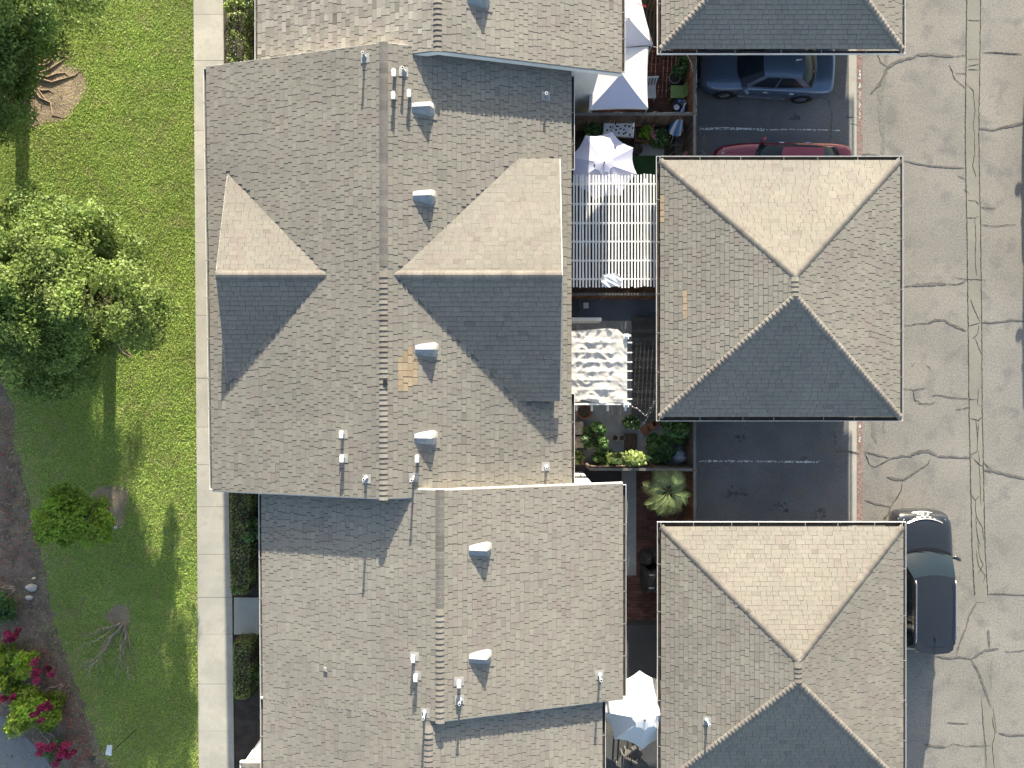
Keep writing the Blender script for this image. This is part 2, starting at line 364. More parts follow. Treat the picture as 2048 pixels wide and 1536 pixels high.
for k_, (p, w_) in enumerate(sealed): ribbon(p, w_, 'sealer', .0145, .5, 5, 'crack_filler', seed=k_)
thin = [
 A([(1280, 628), (1400, 615)]), A([(1560, 590), (1650, 585), (2020, 605)]), A([(400, 580), (450, 690), (520, 745)]), A([(1215, 720), (1280, 880), (1400, 990)]), A([(1280, 815), (1400, 825)]),
 A([(1415, 945), (1480, 1010), (1500, 1250), (1480, 1400), (1500, 1536)]), A([(1410, 660), (1545, 660)]), A([(1410, 740), (1545, 715)]), A([(1410, 780), (1545, 775)]), A([(1420, 230), (1560, 232)]),
 B_([(1490, 0), (1500, 180), (1475, 300), (1510, 440)]), B_([(1410, 690), (1500, 700), (1545, 745)]), B_([(1410, 885), (1500, 890), (1540, 870)]), B_([(1500, 900), (1510, 1100), (1500, 1350), (1520, 1536)]),
 B_([(1560, 965), (1700, 985), (1850, 970), (1960, 965)]), B_([(1560, 775), (1740, 780)]), B_([(1360, 570), (1420, 600), (1440, 640)]), B_([(1300, 420), (1400, 465)]),
 D_([(680, 125), (800, 110)]), D_([(1180, 90), (1300, 95), (1400, 60)]), D_([(1280, 15), (1400, 35), (1640, 45)]), D_([(1450, 250), (1500, 400), (1560, 515)]), D_([(1430, 560), (1560, 520)]), D_([(690, 540), (760, 555), (850, 525), (960, 530)]),
 D_([(1470, 700), (1530, 640), (1540, 540)]), D_([(1500, 690), (1570, 870)]), D_([(690, 1190), (700, 1250), (810, 1270), (950, 1245)]), D_([(810, 1275), (830, 1380), (900, 1400)]), D_([(850, 1415), (1000, 1425), (1070, 1400)]),
 D_([(980, 1345), (1080, 1325), (1220, 1350), (1390, 1365), (1520, 1375)]), D_([(1280, 1490), (1430, 1460)]), D_([(1540, 1250), (1525, 1420), (1560, 1460)]), D_([(960, 990), (1010, 1035)]),
 E_([(1450, 50), (1540, 70), (1580, 30)]), E_([(1510, 70), (1530, 260), (1525, 420), (1440, 460)]), E_([(1540, 100), (1530, 280)]), E_([(1480, 490), (1540, 560), (1590, 580)]), E_([(1540, 400), (1555, 700), (1565, 1020)]), E_([(1460, 900), (1505, 955), (1560, 905)]),
 E_([(1505, 960), (1510, 1130), (1580, 1260), (1600, 1400)]), E_([(1510, 1150), (1520, 1330), (1560, 1480)]), E_([(690, 740), (680, 850), (610, 960), (560, 1030)]), E_([(1000, 500), (980, 550), (880, 620)]), E_([(270, 430), (330, 560), (380, 590), (560, 500)]),
 E_([(1600, 540), (1660, 600)]), [(1955, 1085), (1958, 1110), (1966, 1130), (1955, 1148)], [(1952, 1100), (1956, 1130), (1970, 1150), (1966, 1165)],
 K_([(1180, 1300), (1250, 1265), (1400, 1290), (1680, 1285)]), K_([(1830, 240), (1920, 240), (2060, 225)]), K_([(1575, 770), (1590, 1050), (1620, 1300), (1625, 1536)]), K_([(1690, 960), (1720, 1140), (1690, 1300), (1720, 1536)]), K_([(980, 1050), (1030, 1070)]), K_([(1190, 1030), (1420, 1040)]),
 [(1700, 247), (1716, 250)], [(1690, 234), (1712, 235)], [(1398, 150), (1425, 165)]]
for k_, p in enumerate(thin): ribbon(p, 1.25, 'crack', .0155, .7, 5, seed=k_)
for k_, p in enumerate([[(1934, -40), (1933, 0), (1930, 276), (1934, 480), (1936, 650), (1938, 828), (1944, 1104), (1949, 1190)], [(1961, -40), (1961, 0), (1957, 276), (1961, 480), (1963, 650), (1964, 828), (1970, 1104), (1975, 1190)]]):
    ribbon(p, 1.7, 'crack', .0150, .6, 4, taper=False, seed=k_)
for p, w_ in [(A([(520, 560), (500, 800), (455, 1000), (450, 1250), (480, 1540)]), 10), (B_([(480, 0), (480, 210)]), 8), (E_([(480, 40), (490, 200)]), 6), (E_([(360, 60), (370, 240), (400, 320)]), 7), (K_([(1690, 300), (1680, 560), (1670, 700)]), 5), (D_([(790, 1000), (830, 960)]), 5)]:
    ribbon(p, w_, 'stain', .0115, 1.2, 9, 'stain')
ribbon([(1398, 258), (1440, 257), (1490, 258), (1530, 260)], 5, 'white_paint', .0118, .3, 9, 'stall_line', taper=False)
ribbon([(1530, 260), (1580, 259), (1640, 260), (1680, 261)], 2, 'white_paint', .0118, .3, 9, 'stall_line', taper=False)
ribbon([(1398, 922), (1440, 922), (1520, 923), (1640, 924)], 4, 'white_paint', .0118, .3, 9, 'stall_line', taper=False)
for a, b in ((140, 158), (166, 176), (182, 200), (205, 236), (848, 856), (866, 884)):
    ribbon([(1719, a), (1719.5, (a + b) / 2), (1719, b)], 4, 'white_paint', .0118, .4, 5, 'kerb_lettering', taper=False)

for _x, _y, _rx, _ry in ((1470, 985, 22, 14), (1560, 1015, 30, 10), (1608, 915, 8, 6), (1480, 880, 16, 12), (1590, 235, 12, 8), (1640, 1030, 14, 16)):
    sheet('oil_stain', blob(_x, _y, _rx, _ry, 18, .2, _x), .0112, 'oil', drive)

# ------------------------------------------------------------------ roofs
EXPO = .1435
class Slope:
    def __init__(s, pts, sig=.055, seed=1, drop=None, vis=True):
        s.pts = [Vector(p) for p in pts]; n = (s.pts[1] - s.pts[0]).cross(s.pts[2] - s.pts[0]).normalized()
        if n.z < 0: n = -n
        s.n = n; s.ev = Vector((n.x, n.y, 0)).normalized(); s.ev = (s.ev - n * s.ev.dot(n)).normalized(); s.eu = s.ev.cross(n).normalized()
        s.O = max(s.pts, key=lambda p: p.z); s.sig = sig; s.seed = seed; s.drop = drop; s.vis = vis; s.mean = 0.0
    def uv(s, p): d = Vector(p) - s.O; return (d.dot(s.eu), d.dot(s.ev))
    def p3(s, u, v, h=0.0): return s.O + s.eu * u + s.ev * v + s.n * h
    def hit(s, px, py):
        d = Vector(((px - CX) / F, (CY - py) / F, -1)); o = Vector((0, 0, H)); t = (s.O - o).dot(s.n) / d.dot(s.n); return o + d * t
def clip(poly, cp):
    out = poly
    for i in range(len(cp)):
        a = cp[i]; b = cp[(i + 1) % len(cp)]; inp = out; out = []
        ins = lambda p: (b[0] - a[0]) * (p[1] - a[1]) - (b[1] - a[1]) * (p[0] - a[0]) >= -1e-9
        for j in range(len(inp)):
            p, q = inp[j], inp[(j + 1) % len(inp)]; ip, iq = ins(p), ins(q)
            if ip: out.append(p)
            if ip != iq:
                d1 = (b[0] - a[0]) * (p[1] - a[1]) - (b[1] - a[1]) * (p[0] - a[0]); d2 = (b[0] - a[0]) * (q[1] - a[1]) - (b[1] - a[1]) * (q[0] - a[0])
                t = d1 / (d1 - d2); out.append((p[0] + (q[0] - p[0]) * t, p[1] + (q[1] - p[1]) * t))
        if not out: return []
    return out
ub = MB(); ub.raw([(0, 0, .42), (1, 0, .42), (1, 1, 1), (0, 1, 1), (0, 0, 0), (1, 0, 0), (1, 1, 0), (0, 1, 0)], [(0, 1, 2, 3), (3, 2, 6, 7), (0, 3, 7, 4), (2, 1, 5, 6)])
UNIT = ub.mesh('shingle'); UNIT.materials.append(M['shingle'])
UNIT_T = ub.mesh('shingle_tan'); UNIT_T.materials.append(M['shingle_tan'])

def proj(p): return CX + p.x / (H - p.z) * F, CY - p.y / (H - p.z) * F

def shingle(roof, slopes, limit=300, tan=()):
    st = MB(); cand = []; tans = []
    for s in slopes:
        r = random.Random(s.seed); poly = [s.uv(p) for p in s.pts]
        ar = sum(poly[i][0] * poly[(i + 1) % len(poly)][1] - poly[(i + 1) % len(poly)][0] * poly[i][1] for i in range(len(poly)))
        if ar < 0: poly = poly[::-1]
        u0, u1 = min(p[0] for p in poly), max(p[0] for p in poly); v0, v1 = min(p[1] for p in poly), max(p[1] for p in poly)
        box = [(u0, v0), (u1, v0), (u1, v1), (u0, v1)]
        k = 0; v = v1 - EXPO; drift = 0
        while v > v0 - EXPO:
            u = u0 - r.uniform(0, .5); hi = r.random() < .5
            while u < u1:
                ww = r.choice((.18, .20, .22, .24, .26, .29, .33)) * r.uniform(.92, 1.08); hi = not hi
                t = (r.uniform(.017, .021) if hi else r.uniform(.013, .016)); ton = s.mean + r.gauss(.006 if hi else -.006, s.sig); gp_ = r.choice((.010, .018, .022, .026)) * (.4 if abs(s.n.y) > .1 else 1); gv = .006
                if r.random() < .02: ton -= .12
                va = v + r.uniform(-.004, .004)
                w0 = ww; ww = ww - gp_; rect = [(u, va), (u + ww, va), (u + ww, va + EXPO - gv), (u, va + EXPO - gv)]
                cl = clip(rect, poly)
                if len(cl) >= 3:
                    c3 = s.p3(u + ww / 2, va + EXPO / 2)
                    px, py = proj(c3)
                    if s.drop and any(inside(np.array([[c3.x, c3.y]]), d)[0] for d in s.drop): u += w0; continue
                    full = len(cl) == 4 and abs(sum(cl[i][0] * cl[(i + 1) % 4][1] - cl[(i + 1) % 4][0] * cl[i][1] for i in range(4)) / 2 - ww * (EXPO - gv)) < 1e-5
                    it = any(x0 < px < x1 and y0 < py < y1 for x0, y0, x1, y1 in tan)
                    rec = (ww / (H - c3.z) ** 2, s, u, va, ww, t, ton, cl)
                    if it and full: tans.append(rec)
                    elif full and s.vis and 6 < px < 2042 and 6 < py < 1530: cand.append(rec)
                    else: cand.append((0, *rec[1:]))
                u += w0
            v -= EXPO
    cand.sort(key=lambda q: -q[0]); o0 = org(roof)
    ind = [q for q in cand[:limit] if q[0] > 0]
    for lst, me in ((ind, UNIT), (tans, UNIT_T)):
        for a_, s, u, va, ww, t, ton, cl in lst:
            o = bpy.data.objects.new('shingle', me); C.objects.link(o); o.parent = roof
            p = s.p3(u, va) - o0; e, f_, n_ = s.eu * ww, s.ev * (EXPO - .006), s.n * t
            o.matrix_basis = Matrix(((e.x, f_.x, n_.x, p.x), (e.y, f_.y, n_.y, p.y), (e.z, f_.z, n_.z, p.z), (0, 0, 0, 1)))
            o['tone'] = ton
            if me is UNIT_T: o['label'] = 'tan replacement shingle'
    for a_, s, u, va, ww, t, ton, cl in cand[len(ind):]:
        n = len(cl); hh = [t * (.42 + .58 * (q[1] - va) / EXPO) for q in cl]
        vs = [s.p3(q[0], q[1], h) for q, h in zip(cl, hh)] + [s.p3(q[0], q[1], 0) for q in cl]
        st.raw(vs, [tuple(range(n))] + [(i, n + i, n + (i + 1) % n, (i + 1) % n) for i in range(n)], ton)
    obj('shingle_field', st, 'shingle', roof, kind='stuff')

def caps(roof, A_, B2, dl, dr, step=.15, hw=.135, seed=1, sig=.08, dark=0.0):
    "ridge caps from A_ to B2, open end of each towards A_"
    A_ = Vector(A_); B2 = Vector(B2); d = (B2 - A_); L = d.length; d.normalize(); dl = Vector(dl).normalized(); dr = Vector(dr).normalized()
    nl = d.cross(dl); nl = nl if nl.z > 0 else -nl; nr = d.cross(dr); nr = nr if nr.z > 0 else -nr
    me = []
    rr = random.Random(seed)
    for q in range(3):
        b = MB(); ln = step + .045; tb = rr.uniform(.036, .044) if d.y > -.2 else rr.uniform(.024, .028); te = .013
        up = Vector((0, 0, 1))
        def sec(sv, t): return [dl * hw + nl * t * .8, dl * hw * .45 + nl * (t + .006), up * (t + .004), dr * hw * .45 + nr * (t + .006), dr * hw + nr * t * .8], sv
        S0, S1 = sec(0, tb)[0], sec(ln, te)[0]
        a0 = [x for x in S0]; a1 = [d * ln + x for x in S1]
        b.grid([a0, a1], smooth=False)
        base = [dl * hw - nl * .004, dl * hw * .45 - nl * .004, -up * .004, dr * hw * .45 - nr * .004, dr * hw - nr * .004]
        b.grid([base, a0], smooth=False)
        b.face([a0[0], base[0], d * ln + dl * hw, a1[0]]); b.face([a0[4], base[4], d * ln + dr * hw, a1[4]])
        m_ = b.mesh('ridge_cap'); m_.materials.append(M['cap']); me.append(m_)
    n = int(L / step); o0 = org(roof)
    for i in range(n):
        o = bpy.data.objects.new('ridge_cap', me[rr.randrange(3)]); C.objects.link(o); o.parent = roof
        o.location = A_ + d * (i * step) - o0 + Vector((0, 0, .004)); o['tone'] = rr.gauss(dark, sig)

def gutter(house, A_, B2, out, z_drop=.02, wid=.12, every=1.25, seed=1):
    A_ = Vector(A_); B2 = Vector(B2); o = Vector(out).normalized(); d = (B2 - A_).normalized(); up = Vector((0, 0, 1))
    A_ = A_ - up * z_drop; B2 = B2 - up * z_drop
    b = MB(); th = .011
    i0, i1 = A_ + o * .012, B2 + o * .012
    b.slab([i0 + o * (wid - th) - up * .10, i1 + o * (wid - th) - up * .10, i1 + o * (wid - th), i0 + o * (wid - th)], o * th)
    b.slab([i0 - up * .10, i1 - up * .10, i1 + o * (wid - th) - up * .10, i0 + o * (wid - th) - up * .10], up * .006)
    for e, s_ in ((i0, 1), (i1, -1)):
        b.slab([e - up * .094, e + o * (wid - th) - up * .094, e + o * (wid - th), e], d * .008 * s_)
    g = obj('gutter', b, 'white', house)
    t = MB(); t.slab([i0 + d * .01 - up * .090, i1 - d * .01 - up * .090, i1 - d * .01 + o * (wid - th - .004) - up * .090, i0 + d * .01 + o * (wid - th - .004) - up * .090], up * .004)
    obj('trough', t, 'soil', g)
    n = int((B2 - A_).length / every)
    rr = random.Random(seed)
    for i in range(1, n + 1):
        p = A_ + d * (i * (B2 - A_).length / (n + 1) + rr.uniform(-.2, .2)); s_ = MB()
        s_.slab([p + o * .005 + up * .004, p + d * .015 + o * .005 + up * .004, p + d * .015 + o * (wid + .012) + up * .004, p + o * (wid + .012) + up * .004], up * .006)
        obj('gutter_strap', s_, 'flashing', g)
    return g

def deck(roof_mb, slopes, th=.05):
    for s in slopes:
        roof_mb.slab([p - s.n * .003 for p in s.pts], -s.n * th)

SL = .28
def gable_house(name, label, xr, zr, xl_n, xl_s, xrt, yn_l, ys_l, yn_r, ys_r, seed, sigl=.055, sigr=.055, caps_split=None, extra=None, tan=(), drop=None, ml=0.0, mr=0.0, inr=.9):
    "gabled house with its ridge along Y; left and right slopes may stop at different places"
    h = thing(name, (xr, (ys_l + yn_l) / 2, 0), label, 'house', 'attached houses in one row')
    zl = lambda x: zr - SL * abs(x - xr)
    L_ = Slope([(xr, yn_l, zr), (xr, ys_l, zr), (xl_s, ys_l, zl(xl_s)), (xl_n, yn_l, zl(xl_n))], sigl, seed, drop)
    R_ = Slope([(xr, ys_r, zr), (xr, yn_r, zr), (xrt, yn_r, zl(xrt)), (xrt, ys_r, zl(xrt))], sigr, seed + 1, drop)
    L_.mean = ml; R_.mean = mr; slopes = [L_, R_] + (extra or [])
    rb = MB(); deck(rb, slopes)
    roof = obj('roof', rb, 'deck_board', h)
    shingle(roof, slopes, 300, tan)
    # walls
    inl, ing = .45, .06
    def wallp(y0, y1, xa, xb):
        b = MB(); pts = [(xa, 0), (xb, 0), (xb, zl(xb) - .09), (xr, zr - .09), (xa, zl(xa) - .09)] if xa < xr < xb else [(xa, 0), (xb, 0), (xb, zl(xb) - .09), (xa, zl(xa) - .09)]
        b.slab([(x, y1, z) for x, z in pts], (0, y0 - y1, 0)); return b
    b = wallp(ys_l + ing, yn_l - ing, max(xl_n, xl_s) + inl, xr - .01); b2 = wallp(ys_r + ing, yn_r - ing, xr, xrt - inr)
    b.raw(b2.v, b2.f); wl = obj('wall', b, 'stucco', h)
    return h, roof, L_, R_

# west cross gable and east cross gable of the middle house
XRM, ZR = -3.681, 5.20
wg_z, wg_y = 4.69, 3.20
WG = dict(e=(-8.69, wg_y, wg_z), m=(-5.455, wg_y, wg_z), nv=(-8.69, 6.43, 3.80), sv=(-8.69, -.03, 3.80))
eg_z, eg_y = 5.113, 3.136
EG = dict(m=(-3.366, eg_y, eg_z), e=(1.439, eg_y, eg_z), nv=(.196, 6.79, 4.114), ne=(1.439, 6.79, 4.114), sv=(.196, -.52, 4.114), se=(1.439, -.52, 4.114))
wgN = Slope([WG['m'], WG['e'], WG['nv']], .035, 31); wgS = Slope([WG['m'], WG['sv'], WG['e']], .035, 32)
egN = Slope([EG['m'], EG['nv'], EG['ne'], EG['e']], .035, 33); egS = Slope([EG['m'], EG['e'], EG['se'], EG['sv']], .035, 34)
for _s in (wgN, wgS, egN, egS): _s.mean = -.06
dropM = [[WG['m'][:2], WG['nv'][:2], WG['sv'][:2]], [EG['m'][:2], EG['nv'][:2], EG['ne'][:2], EG['se'][:2], EG['sv'][:2]]]

hm, roofM, ML, MR = gable_house('house', 'middle grey shingled house with two cross gables over a white slatted pergola', XRM, ZR, -9.43, -9.21, 1.83, 9.78, -3.29, 9.78, -3.29, 11, .045, .045,
    extra=[wgN, wgS, egN, egS], tan=[(798, 706, 811, 784), (806, 696, 822, 775), (818, 692, 831, 765)], drop=dropM, ml=-.08, mr=-.06)
hu, roofU, UL, UR = gable_house('house', 'grey house with mottled patched shingles at the top edge of the photo', -2.134, ZR, -7.84, -7.84, 3.38, 19.0, 9.56, 12.2, 9.56, 21, .17, .05, ml=.16, mr=.04, inr=.7)
hl, roofL, LL, LR = gable_house('house', 'pinkish grey shingled house beside the walk with the long clipped hedge', -2.063, ZR, -7.72, -7.66, 3.41, -3.06, -9.68, -3.06, -9.68, 41, .045, .045, ml=.05, mr=.06)
hb, roofB, BL, BR = gable_house('house', 'grey shingled house cut off by the bottom edge beside the white octagonal parasol', -2.40, 5.105, -7.66, -7.62, 2.78, -9.683, -19.0, -9.45, -19.0, 51, .045, .045, ml=.05, mr=.06)

def unit(v): return Vector(v).normalized()
dW, dE = unit((-1, 0, -SL)), unit((1, 0, -SL)); dN, dS = unit((0, 1, -.275)), unit((0, -1, -.275))
caps(roofM, (XRM, -3.33, ZR), (XRM, 3.3, ZR), dW, dE, .152, .125, 1)
caps(roofM, (XRM, 9.80, ZR), (XRM, 3.3, ZR), dW, dE, .152, .125, 2, dark=-.03)
caps(roofM, WG['e'], WG['m'], dN, dS, .16, .13, 3); caps(roofM, EG['e'], EG['m'], dN, dS, .16, .13, 4)
caps(roofU, (-2.134, 9.52, ZR), (-2.134, 19, ZR), dW, dE, .155, .125, 5)
caps(roofL, (-2.063, -9.72, ZR), (-2.063, -6.45, ZR), dW, dE, .163, .125, 6, dark=.06); caps(roofL, (-2.063, -3.02, ZR), (-2.063, -6.45, ZR), dW, dE, .163, .125, 7, dark=-.05)
caps(roofB, (-2.40, -19, 5.105), (-2.40, -9.80, 5.105), dW, dE, .163, .125, 8, dark=.04)

# rake boards and gutters
def rake(house, xr, zr, x1, y, face):
    z1 = zr - SL * abs(x1 - xr); b = MB(); y0 = y + face * .028
    b.slab([(xr, y0, zr - .035), (x1, y0, z1 - .035), (x1, y0, z1 - .23), (xr, y0, zr - .23)], (0, -face * .024, 0)); obj('rake_board', b, 'white', house)
rake(hm, XRM, ZR, -9.43, 9.78, 1); rake(hm, XRM, ZR, 1.83, 9.78, 1); rake(hm, XRM, ZR, -9.21, -3.29, -1); rake(hm, XRM, ZR, 1.83, -3.29, -1)
rake(hu, -2.134, ZR, -7.84, 9.56, -1); rake(hu, -2.134, ZR, 3.38, 9.56, -1)
rake(hl, -2.063, ZR, -7.72, -3.06, 1); rake(hl, -2.063, ZR, 3.41, -3.06, 1); rake(hl, -2.063, ZR, 3.41, -9.68, -1)
ez = lambda xr, x, zr=ZR: zr - SL * abs(x - xr)
gutter(hm, (-9.43, 9.74, ez(XRM, -9.43)), (-9.21, -3.25, ez(XRM, -9.21)), (-1, 0, 0), wid=.085)
gutter(hm, (1.83, 9.5, ez(XRM, 1.83)), (1.83, 6.6, ez(XRM, 1.83)), (1, 0, 0), wid=.085, seed=2); gutter(hm, (1.83, -.3, ez(XRM, 1.83)), (1.83, -3.2, ez(XRM, 1.83)), (1, 0, 0), wid=.085, seed=3)
gutter(hu, (3.38, 12.2, ez(-2.134, 3.38)), (3.38, 9.6, ez(-2.134, 3.38)), (1, 0, 0), wid=.09, seed=4); gutter(hu, (-7.84, 19, ez(-2.134, -7.84)), (-7.84, 9.9, ez(-2.134, -7.84)), (-1, 0, 0), wid=.085, seed=5)
gutter(hl, (3.41, -3.1, ez(-2.063, 3.41)), (3.41, -9.64, ez(-2.063, 3.41)), (1, 0, 0), wid=.09, seed=6); gutter(hl, (-7.72, -3.4, ez(-2.063, -7.72)), (-7.66, -9.67, ez(-2.063, -7.66)), (-1, 0, 0), wid=.085, seed=7)
gutter(hb, (2.78, -9.75, ez(-2.4, 2.78, 5.105)), (2.78, -19, ez(-2.4, 2.78, 5.105)), (1, 0, 0), wid=.09, seed=8); gutter(hb, (-7.66, -9.69, ez(-2.4, -7.66, 5.105)), (-7.62, -19, ez(-2.4, -7.62, 5.105)), (-1, 0, 0), wid=.085, seed=9)
# cross gable end walls
b = MB(); b.slab([(-8.55, wg_y, wg_z - .1), (-8.55, .3, 3.75), (-8.55, 6.1, 3.75)], (.12, 0, 0)); b.slab([(1.30, eg_y, eg_z - .1), (1.30, -.4, 4.05), (1.30, -.4, 3.2), (1.30, 6.6, 3.2), (1.30, 6.6, 4.05)], (-.12, 0, 0)); obj('gable_wall', b, 'stucco', hm)
for p, q in ((WG['e'], WG['nv']), (WG['e'], WG['sv']), (EG['e'], EG['ne']), (EG['e'], EG['se'])):
    b = MB(); sx = -1 if p[0] < 0 else 1; b.slab([(p[0] + sx * .022, p[1], p[2] - .03), (q[0] + sx * .022, q[1], q[2] - .03), (q[0] + sx * .022, q[1], q[2] - .19), (p[0] + sx * .022, p[1], p[2] - .19)], (-sx * .02, 0, 0)); obj('rake_board', b, 'white', hm)

# windows and doors in the long walls
def window(h, x, y, z0, z1, wy, s_):
    f = MB(); f.box((x - .03, y - wy / 2, z0), (x + .03, y + wy / 2, z1)); o = obj('window', f, 'white', h)
    p = MB(); e = x + s_ * .034
    for k_ in (-1, 1): p.box((min(e, x), y + k_ * wy / 4 - wy / 4 + .05, z0 + .06), (max(e, x), y + k_ * wy / 4 + wy / 4 - .05, z1 - .06))
    obj('pane', p, 'glass_pane', o)
def door(h, x, y, s_, wy=.95, glass=False):
    f = MB(); f.box((x - .04, y - wy / 2, .05), (x + .04, y + wy / 2, 2.15)); o = obj('door', f, 'white' if not glass else 'glass_pane', h)
    k_ = MB(); k_.lathe((x + s_ * .07, y + wy * .4, 1.05), [(0, -.03), (.03, -.02), (.03, .02), (0, .03)], 8); obj('handle', k_, 'galv', o)
for h, xw, xe, ys in ((hm, -8.98, .93, (8, 5.3, 1, -1.6)), (hu, -7.39, 2.68, (11.2,)), (hl, -7.25, 2.51, (-4.5, -8.6)), (hb, -7.2, 1.88, (-11.5, -14.5))):
    for i, y in enumerate(ys):
        window(h, xw, y, 1.0, 2.3, 1.4, -1)
        (door(h, xe, y, 1, 1.8, True) if i % 2 == 0 else window(h, xe, y, 1.0, 2.2, 1.2, 1))
door(hl, -7.25, -6.95, -1)

# ------------------------------------------------------------------ car ports
def carport(label, x0, x1, yn, ys, ze, zr_, yr0, yr1, xr, seed, tan=()):
    h = thing('carport', ((x0 + x1) / 2, (yn + ys) / 2, 0), label, 'carport', 'hip roofed car ports along the drive')
    nw, ne, se_, sw = (x0, yn, ze), (x1, yn, ze), (x1, ys, ze), (x0, ys, ze); rn, rs = (xr, yr0, zr_), (xr, yr1, zr_)
    S = [Slope([rn, ne, nw], .03, seed), Slope([rn, nw, sw, rs], .05, seed + 1), Slope([rs, sw, se_], .03, seed + 2), Slope([rn, rs, se_, ne], .045, seed + 3)]
    
    for s_ in S: s_.mean = -.02
    rb = MB(); deck(rb, S, .06); roof = obj('roof', rb, 'deck_board', h); shingle(roof, S, 300, tan)
    for i, (c, r_, sa, sb) in enumerate(((nw, rn, S[0], S[1]), (ne, rn, S[0], S[3]), (sw, rs, S[2], S[1]), (se_, rs, S[2], S[3]))):
        d = (Vector(r_) - Vector(c)).normalized()
        def side(s):
            q = d.cross(s.n).normalized(); cen = sum((p for p in s.pts), Vector()) / len(s.pts)
            return q if q.dot(cen - Vector(c)) > 0 else -q
        caps(roof, c, r_, side(sa), side(sb), .138, .102, seed * 3 + i, .07, dark=-.12 if i < 2 else .05)
    caps(roof, rs, rn, S[1].ev, S[3].ev, .15, .12, seed * 3 + 9)
    gutter(h, nw, ne, (0, 1, 0), wid=.13, every=1.3, seed=seed); gutter(h, se_, sw, (0, -1, 0), wid=.13, every=1.3, seed=seed + 1)
    gutter(h, (x0, yn + .14, ze), (x0, ys - .14, ze), (-1, 0, 0), wid=.10, every=1.5, seed=seed + 2); gutter(h, (x1, ys - .14, ze), (x1, yn + .14, ze), (1, 0, 0), wid=.10, every=1.5, seed=seed + 3)
    for x in (x0 + 1.75, x1 - .9):
        b = MB(); b.box((x - .09, ys + .3, ze - .42), (x + .09, yn - .3, ze - .14)); obj('beam', b, 'wood', h)
        for y in (yn - 1.4, (yn + ys) / 2 + .3, ys + 1.4):
            b = MB(); b.box((x - .07, y - .07, 0), (x + .07, y + .07, ze - .42)); obj('post', b, 'white', h)
    for y in (yn - .5, (yn + ys) / 2, ys + .5):
        b = MB(); b.box((x0 + .3, y - .05, ze - .14), (x1 - .3, y + .05, ze + .02)); obj('cross_beam', b, 'wood', h)
    b = MB(); ym = (yr0 + yr1) / 2; b.box((FX + .15, ym - .06, 0), (x1 - 1.25, ym + .06, ze + .22)); b.box((x1 - 1.25, ym - .05, 0), (x1 - .45, ym + .05, ze - .01)); obj('partition', b, 'stucco', h)
    return h, roof, S
cp2, roofC2, SC2 = carport('middle hip roofed car port with two strips of tan patch shingles', 4.78, 12.53, 7.23, -1.06, 2.5, 3.8, 3.30, 2.68, 8.655, 61, tan=[(1322, 384, 1333, 444), (1366, 583, 1378, 638)])
cp3, roofC3, SC3 = carport('hip roofed car port beside the black off-roader, a bent pipe on its roof', 4.81, 12.63, -4.60, -12.98, 2.5, 3.8, -8.46, -9.12, 8.75, 71)
cp1, roofC1, SC1 = carport('hip roofed car port over the blue saloon at the top edge', 4.81, 12.60, 19.2, 10.82, 2.5, 3.8, 15.3, 14.67, 8.70, 81)
# ------------------------------------------------------------------ roof vents and pipes
def dome_vent(house, s, px, py, label=None):
    "scoop vent: level hood, open louvred face down the slope"
    P = s.hit(px, py); e, q, up = s.ev, s.eu, Vector((0, 0, 1)); b = MB(); rows = []
    sl = -e.z
    for i in range(6):
        t = .54 * i / 5; hh = .06 + t * (sl + .16); wd = .17 + .065 * i / 5; c = P + e * t
        rows.append([c + q * (wd * math.cos(a)) + up * (hh * (1 - abs(math.cos(a)) ** 1.25)) for a in [math.pi * j / 6 for j in range(7)]])
    b.grid(rows, smooth=False); 
    b.face(rows[0])
    rim = rows[-1]; v = obj('roof_vent', b, 'galv', house, label=label)
    f = MB(); c = P + e * .54
    for i in range(4):
        k0, k1 = i / 4, (i + 1) / 4
        def row(k): return [p * (1 - k) + (c + e * .15 + (p - c).project(q) * .9 + s.n * .012) * k for p in rim]
        f.grid([row(k0), row(k1)], smooth=False, tone=.05 if i % 2 else -.06)
    obj('louvre', f, 'flashing', v)
    g = MB(); a = P - e * .04; g.slab([a - q * .27 + s.n * .016, a + q * .27 + s.n * .016, a + q * .30 + e * .78 + s.n * .024, a - q * .30 + e * .78 + s.n * .024], s.n * .004); obj('flashing', g, 'shingle', v)
def box_vent(house, s, px, py, h=.26, fl=True):
    P = s.hit(px, py); b = MB(); b.tube([P - Vector((0, 0, .02)), P + Vector((0, 0, h - .05))], .05, 10); v = obj('vent_pipe', b, 'galv', house)
    c = MB(); z = P.z + h
    c.prism([(P.x - .055, P.y - .10), (P.x + .055, P.y - .10), (P.x + .06, P.y + .08), (P.x + .03, P.y + .12), (P.x - .03, P.y + .12), (P.x - .06, P.y + .08)], z - .07, z); obj('cowl', c, 'white', v)
    if fl:
        g = MB(); a = P; g.slab([a + s.ev * x + s.eu * y + s.n * (.018 + .002 * x) for x, y in ((-.16, -.13), (.12, -.13), (.12, .13), (-.16, .13))], s.n * .004); obj('flashing', g, 'flashing', v)
